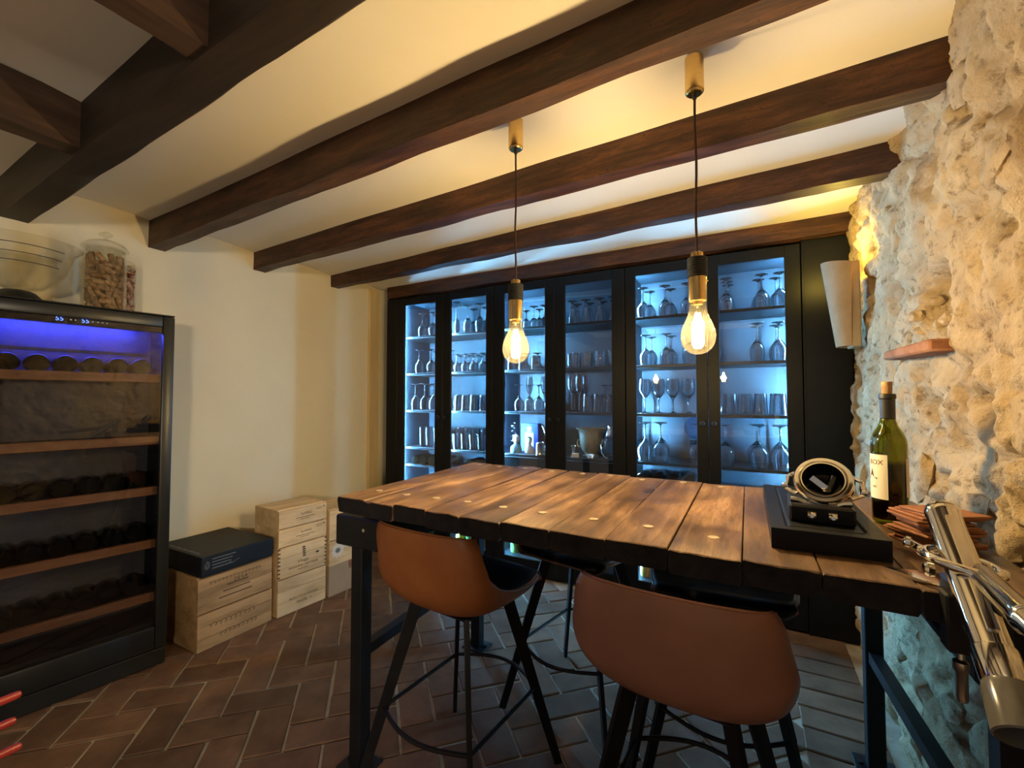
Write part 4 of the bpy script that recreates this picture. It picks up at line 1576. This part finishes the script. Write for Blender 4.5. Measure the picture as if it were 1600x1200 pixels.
def make_stool(label, loc, rotz, outer, seatm=None):
    t = thing('bar_stool', label, 'stool', loc, rotz, 'leather bucket bar stools around the table')
    nu, nv = 28, 40
    pts = [[shell_pt(-1 + 2 * j / nu, i / nv) for j in range(nu + 1)] for i in range(nv + 1)]
    nrm = []
    for i in range(nv + 1):
        r = []
        for j in range(nu + 1):
            du = pts[i][min(j + 1, nu)] - pts[i][max(j - 1, 0)]
            dv = pts[min(i + 1, nv)][j] - pts[max(i - 1, 0)][j]
            n_ = du.cross(dv).normalized()
            r.append(n_)
        nrm.append(r)
    # inside normals point up / forward
    if nrm[10][nu // 2].z < 0:
        nrm = [[-n_ for n_ in r] for r in nrm]
    b = B()
    b.grid(pts)
    # lip turned inwards
    th = .016
    edge = [(i, 0) for i in range(nv + 1)] + [(nv, j) for j in range(1, nu + 1)] + [(i, nu) for i in range(nv - 1, -1, -1)] + [(0, j) for j in range(nu - 1, 0, -1)]
    rim = []
    cen = Vector((0, -.05, .70))
    for (i, j) in edge:
        p = pts[i][j]
        n_ = nrm[i][j]
        rim.append([p, p + n_ * th * .35, p + n_ * th * .8, p + n_ * th])
    b.grid(rim, True, False)
    bmesh.ops.remove_doubles(b.bm, verts=b.bm.verts, dist=.0002)
    obj('shell', b.mesh('shell', outer, True, 60), t)
    b = B()
    ins = []
    for i in range(nv + 1):
        ins.append([pts[i][j] + nrm[i][j] * (th * .85 + .012 * (1 - (2 * j / nu - 1) ** 4) * math.sin(PI * min(1, max(0, i / nv))) ** .5) for j in range(nu + 1)])
    b.grid(ins)
    bmesh.ops.solidify(b.bm, geom=b.bm.faces, thickness=.003)
    obj('seat_pad', b.mesh('seat_pad', seatm or M_dleather, True, 60), t)
    # stitched piping round the rim
    b = B()
    pp = [pts[i][j] + nrm[i][j] * th * .55 + (pts[i][j] - cen).normalized() * .0015 for (i, j) in edge]
    b.tube(pp + [pp[0]], .0038, 6, False)
    obj('piping', b.mesh('piping', outer, True, 0), t)
    add('mounting_plate', lambda b: b.box((0, .01, .588), (.24, .24, .008), .003), M_legs, t)
    FT, TP = .235, .105
    for sx_ in (-1, 1):
        for sy_ in (-1, 1):
            add('leg', lambda b: b.bar((sx_ * TP, .01 + sy_ * TP, .590), (sx_ * FT, .01 + sy_ * FT, 0.0005), .041, .014, (sx_, sy_, 0), .027), M_legs, t)

    def lp(sx_, sy_, z):
        f = 1 - z / .59
        r = TP + (FT - TP) * f
        return Vector((sx_ * r, .01 + sy_ * r, z))
    zr = .265
    add('footrest', lambda b: b.tube([lp(-1, -1, zr), lp(-1, 1, zr)], .0065, 8), M_legs, t, True)
    add('footrest', lambda b: b.tube([lp(1, -1, zr), lp(1, 1, zr)], .0065, 8), M_legs, t, True)
    p0, p1 = lp(-1, 1, zr), lp(1, 1, zr)
    add('footrest', lambda b: b.tube([p0.lerp(p1, f) + Vector((0, .075 * math.sin(PI * f), 0)) for f in [i / 14 for i in range(15)]], .0065, 8), M_legs, t, True)
    p2, p3 = lp(-1, -1, zr), lp(1, -1, zr)
    add('footrest', lambda b: b.tube([p2.lerp(p3, f) - Vector((0, .05 * math.sin(PI * f), 0)) for f in [i / 14 for i in range(15)]], .0065, 8), M_legs, t, True)
    return t


make_stool('tan leather bar stool near the left front table leg', (-.853, 1.235, 0), -.10, M_tan)
make_stool('brown leather bar stool in the foreground at right, back to the camera', (-.140, 1.135, 0), -.07, M_tan2)
make_stool('bar stool on the far side of the table, beyond tan stool', (-.620, 1.795, 0), PI - .20, M_tan2)
make_stool('bar stool on the far side, beyond the foreground brown stool', (-.095, 1.700, 0), PI + .06, M_tan2)

# ------------------------------------------------------------------ things on the table
TOP = TZ + .0012
t = thing('serving_board', 'black grooved board under the chrome ring holder', 'board', (.1335, 1.302, TOP), 0)
bo = B()
bo.bx(-.0955, .0955, -.257, .257, 0, .040)
top = [f for f in bo.bm.faces if f.normal.z > .9 or f.calc_center_median().z > .039]
for th, dep in ((.026, 0), (.005, -.004), (.004, .004)):
    r = bmesh.ops.inset_region(bo.bm, faces=top, thickness=th, depth=0, use_even_offset=True)
    top = [f for f in top if f.is_valid]
    if dep:
        for v in {v for f in top for v in f.verts}:
            v.co.z += dep
obj('board', bo.mesh('board', M_black), t)

# ring holder on its block
BZ = TOP + .0402
t = thing('ring_holder', 'chrome ring clamp with black inside tilted on black block', 'holder', (.132, 1.115, BZ), -.04)
bb = B()
bb.box((0, .072, .018), (.114, .144, .036), .004)
obj('block', bb.mesh('block', M_black), t)
ny = Vector((-.10, -.80, .60)).normalized()       # ring faces the room and upwards
xa = Vector((0, 0, 1)).cross(ny).normalized()
ya = ny.cross(xa)
RM = Matrix((xa, ya, ny)).transposed()
rc = Vector((.008, .060, .079))
rg = add('ring', lambda b: b.lathe([(.0410, .004), (.0430, .010), (.0455, .0125), (.0520, .0120), (.0545, .008), (.0550, -.006), (.0520, -.010), (.0430, -.010), (.0410, -.008)], 56, rc, RM, True), M_chrome, t, True)
add('inner_ring', lambda b: b.lathe([(.0375, .006), (.0382, .013), (.0408, .013), (.0410, .006), (.0410, -.010), (.0375, -.010)], 56, rc, RM, True), M_chrome, rg, True)
add('cup', lambda b: b.lathe([(.0372, .008), (.0372, -.016), (.032, -.026), (.012, -.029), (0, -.029), ], 48, rc, RM), M_dbottle, t, True)
add('ring_glint', lambda b: (b.bar(rc + RM @ Vector((-.022, .012, -.006)), rc + RM @ Vector((.004, -.004, -.020)), .012, .006, (0, 0, 1)),  # bars shaped to stand for white reflections inside the ring
                      b.bar(rc + RM @ Vector((.018, .020, -.006)), rc + RM @ Vector((.008, -.010, -.022)), .010, .006, (0, 0, 1)),
                      b.box(rc + RM @ Vector((.004, -.010, -.024)), (.014, .010, .006), .002)), M_chrome, t)
for sgn in (-1, 1):
    lg = add('lug', lambda b: b.tube([rc + RM @ Vector((sgn * .050, .018, -.002)), rc + RM @ Vector((sgn * .066, .010, -.006)), rc + RM @ Vector((sgn * .068, -.018, -.012)), rc + RM @ Vector((sgn * .048, -.030, -.010))], .0045, 8), M_chrome, t, True)
    add('screw', lambda b: b.lathe([(0, 0), (.006, 0), (.007, .004), (.005, .010), (0, .011)], 14, rc + RM @ Vector((sgn * .066, -.012, -.010)), RM @ Matrix.Rotation(sgn * PI / 2, 3, 'Y')), M_chrome, lg, True)
for sgn in (-1, 1):
    add('bracket_prong', lambda b: b.bar(rc + RM @ Vector((sgn * .018, -.049, -.002)), Vector((sgn * .018, -.0045, .020)), .015, .006, (1, 0, 0)), M_steel, t)
    add('prong_screw', lambda b: b.lathe([(0, 0), (.007, 0), (.0075, .003), (.004, .006), (0, .006)], 14, Vector((sgn * .018, -.007, .018)), Matrix.Rotation(PI / 2, 3, 'X')), M_chrome, t, True)
add('cradle', lambda b: b.tube([(-.054, .030, .0415), (-.040, .030, .040), (-.02, .03, .032), (.02, .03, .032), (.040, .030, .040), (.054, .030, .0415)], .006, 8), M_steel, t, True)

# wine bottle
BX, BY = .301, 1.383
t = thing('wine_bottle', 'dark green wine bottle with cork, half-full, with a cream paper label', 'bottle', (BX, BY, TOP))
add('glass', lambda b: b.lathe([(0, .004), (.028, 0), (.034, .004), (.0355, .010), (.0355, .190), (.034, .203), (.028, .219), (.020, .233), (.0158, .246), (.0145, .258), (.0143, .298), (.0165, .300), (.0165, .311), (.0145, .313), (.0105, .313), (.0105, .258), (.017, .232), (.031, .203), (.0335, .190), (.0335, .012), (0, .010)], 40), M_green, t, True)
add('wine', lambda b: b.lathe([(0, .0105), (.0325, .0125), (.0330, .020), (.0330, .146), (0, .1465)], 32), M_wine, t, True)
add('foil', lambda b: b.lathe([(.0150, .250), (.0152, .299), (.0172, .301), (.0172, .309), (.0168, .311)], 32), M_foil, t, True)
add('cork', lambda b: b.lathe([(0, .300), (.0098, .300), (.0100, .315), (.0112, .340), (.0108, .342), (0, .342)], 24), M_cork, t, True)


def cyl_patch(b, a0, a1, z0, z1, r, n=24):
    rows = [[(rr * math.cos(a), rr * math.sin(a), z) for (rr, z) in ((r, z0), (r + .0004, z0), (r + .0004, z1), (r, z1))] for a in [math.radians(a0 + (a1 - a0) * i / n) for i in range(n + 1)]]
    b.grid(rows, False, True)


lb_ = add('front_label', lambda b: cyl_patch(b, -262, -107, .060, .166, .0357), M_paper, t, True)
bl = add('back_label', lambda b: cyl_patch(b, -45, 20, .068, .158, .0357), M_paper, t, True)
pb = B()
RL = .0364


def wrap(a_c, z_c):
    return lambda x, y, z: ((RL + z * .3) * math.cos(a_c + x / RL), (RL + z * .3) * math.sin(a_c + x / RL), z_c + y)


text_bm('BOX', .0165, pb, None, fn=wrap(math.radians(-147), .147))
text_bm('NC', .007, pb, None, fn=wrap(math.radians(-152), .088))
w_ = wrap(math.radians(-160), .112)
pb.bm.faces.new([pb.bm.verts.new(w_(x, y, .0004)) for x, y in ((-.012, -.006), (.011, -.006), (.013, -.002), (.004, -.001), (-.002, .020), (-.008, .004))])
obj('label_print', pb.mesh('label_print', M_ink), lb_)
pb = B()
for k in range(9):
    pb.bm.faces.new([pb.bm.verts.new(wrap(math.radians(-18), .15 - .009 * k)(x, y, .0004)) for x, y in ((-.012, 0), (.012, 0), (.012, .003), (-.012, .003))])
obj('label_print', pb.mesh('label_print', M_greyink), bl)

# stack of square coasters
cbm = B()
cbm.box((0, 0, 0), (.098, .098, .0046), .001)
cme = cbm.mesh('coaster', M_coaster)
rc_ = random.Random(4)
NCO = 14
for k in range(NCO):
    f = k / (NCO - 1)
    o = obj('coaster', cme, None, (.332 + .010 * math.sin(k * 1.1) + .006 * f, 1.222 + .008 * math.cos(k * 1.7), TOP + .0024 + k * .0052), (0, 0, .42 + .20 * math.sin(k * .55) + rc_.uniform(-.05, .05)))
    pos = 'topmost' if k == NCO - 1 else ('lowest' if k == 0 else ORD[NCO - 1 - k] + ' from top')
    tag(o, 'rust-brown square coaster, %s of the stack by the bottle' % pos, 'coaster', 'square coasters stacked by the bottle')

# lever corkscrew clamped to the table edge
t = thing('lever_corkscrew', 'chrome table-mounted lever corkscrew clamped to the right table edge', 'corkscrew', (0, 0, 0))
A0, A1 = P(1471, 797, .74), P(1574, 1074, .55)
ax = (A1 - A0).normalized()
AL = (A1 - A0).length
upv = Vector((0, 0, 1))
sd_ = ax.cross(upv).normalized()
nv_ = sd_.cross(ax).normalized()
AM = Matrix((sd_, nv_, ax)).transposed()
add('barrel', lambda b: b.lathe([(0, 0), (.0195, 0), (.0230, .004), (.0230, .012), (.0220, .014), (.0220, AL - .045), (.0240, AL - .043), (.0240, AL - .004), (.0225, AL), (0, AL)], 40, A0, AM), M_chrome, t, True)
add('end_ring', lambda b: b.lathe([(0, -.010), (.006, -.010), (.008, -.004), (.0205, -.003), (.0205, 0)], 24, A0, AM), M_chrome, t, True)
add('slot_cover', lambda b: b.bar(A0 + nv_ * .0215 + ax * .03, A0 + nv_ * .0215 + ax * (AL - .06), .012, .008, sd_), M_chrome, t)
add('side_hole', lambda b: b.lathe([(0, 0), (.009, 0), (.009, .0012), (0, .0014)], 20, A0 + ax * (AL - .095) + (nv_ * .75 - sd_ * .66).normalized() * .0218 * -1 * -1, Matrix((ax, ax.cross((nv_ * .75 - sd_ * .66).normalized()), (nv_ * .75 - sd_ * .66).normalized())).transposed()), M_rubber, t, True)
add('bottle_cup', lambda b: b.lathe([(.0235, AL - .002), (.0255, AL + .004), (.0285, AL + .040), (.0295, AL + .054), (.0275, AL + .056), (.0260, AL + .040), (.0220, AL + .006)], 36, A0, AM, True), M_tipgl, t, True)
# yoke around the barrel and the handle
yc = A0 + ax * (AL * .36)
hd = (P(1668, 1035, .47) - P(1522, 893, .655)).normalized()
hs = P(1524, 891, .655)
ykx = (hs - yc)
ykx = (ykx - nv_ * ykx.dot(nv_) * .0).normalized()
yky = ax.cross(ykx).normalized()
ykx2 = yky.cross(ax).normalized()
sdr = sd_ if sd_.dot(CR) > 0 else -sd_
upn = nv_ if nv_.z > 0 else -nv_
e1 = (sdr * .95 + ax * .28).normalized()
e2 = (upn * .62 + ax * .78)
e2 = (e2 - e1 * e2.dot(e1)).normalized()
yky, ykx2 = e1, e2
yp = []
for i in range(41):
    a = 2 * PI * i / 40
    ca, sa = math.cos(a), math.sin(a)
    yp.append(yc + e1 * .041 * abs(ca) ** .8 * (1 if ca > 0 else -1) + e2 * .043 * abs(sa) ** .8 * (1 if sa > 0 else -1))
add('yoke', lambda b: b.tube(yp, .0068, 10, False), M_chrome, t, True)
for sgn in (-1, 1):
    add('pivot_screw', lambda b: b.lathe([(0, 0), (.008, 0), (.0085, .005), (.006, .009), (0, .010)], 16, yc + e1 * sgn * .041, Matrix((e2, e1.cross(e2) * sgn, e1 * sgn)).transposed()), M_chrome, t, True)
add('link', lambda b: b.bar(yc - e1 * .040 - e2 * .008, yc - e1 * .058 - e2 * .034, .010, .005, CU), M_chrome, t)
add('link_screw', lambda b: b.lathe([(0, 0), (.009, 0), (.009, .006), (.005, .009), (0, .009)], 14, yc - e1 * .058 - e2 * .034, Matrix((e2, e1.cross(e2) * -1, e1 * -1)).transposed()), M_chrome, t, True)
hl = .30
hm = Matrix((hd.cross(upv).normalized(), hd.cross(upv).normalized().cross(hd) * -1, hd)).transposed()
add('lever_handle', lambda b: b.lathe([(0, -.010), (.010, -.010), (.0125, .002), (.0165, .018), (.0165, .120), (.0180, .128), (.0180, .140), (.0150, .146), (.0150, hl), (0, hl)], 28, hs, hm), M_darkrefl, t, True)
# clamp
add('clamp_plate', lambda b: b.prism([(.205, 1.000), (.262, .935), (.330, .935), (.335, 1.010)], TOP, TOP + .006), M_chrome, t)
add('clamp_jaw', lambda b: (b.bx(.258, .330, .900, .9335, .872, TOP + .006, .003), b.bx(.262, .326, .915, 1.00, .872, .886, .003)), M_iron, t)
add('saddle', lambda b: b.bar((.292, .965, TOP + .005), A0.lerp(A1, .16) - nv_ * .012, .040, .030, (0, 1, 0)), M_chrome, t)
add('saddle_screw', lambda b: b.lathe([(0, 0), (.011, 0), (.012, .008), (.008, .012), (0, .012)], 16, (.262, .965, TOP + .022), Matrix.Rotation(-PI / 2, 3, 'Y')), M_chrome, t, True)
sr = add('clamp_screw', lambda b: b.lathe([(0, .770), (.0065, .770), (.0075, .776), (.0075, .815), (.0105, .819), (.0105, .832), (.0055, .836), (.0055, .898), (.010, .899), (.010, .9035), (0, .9035)], 18, (.294, .972, 0)), M_steel, t, True)

# ------------------------------------------------------------------ red rack at the bottom left edge
tip = P(34, 1083, .95)
t = thing('red_rack', 'red rack with round-ended rods poking in at bottom left edge', 'rack', (tip.x, tip.y, 0))
for k, (dx, z, ln) in enumerate(((0, tip.z, 0), (-.002, tip.z - .052, -.006), (.004, tip.z - .108, .002), (-.006, tip.z + .047, -.052))):
    add('rod', lambda b: b.tube([(dx, -.75, z), (dx, ln - .008, z), (dx, ln - .002, z), (dx, ln, z)], [.0085, .0085, .0065, .002], 14), M_redcap, t, True)
for y in (-.40, -.70):
    add('post', lambda b: b.bx(-.018, .018, y - .012, y + .012, 0, tip.z + .09, .003), M_redcap, t)
    add('foot', lambda b: b.bx(-.10, .10, y - .015, y + .015, 0, .02, .003), M_redcap, t)
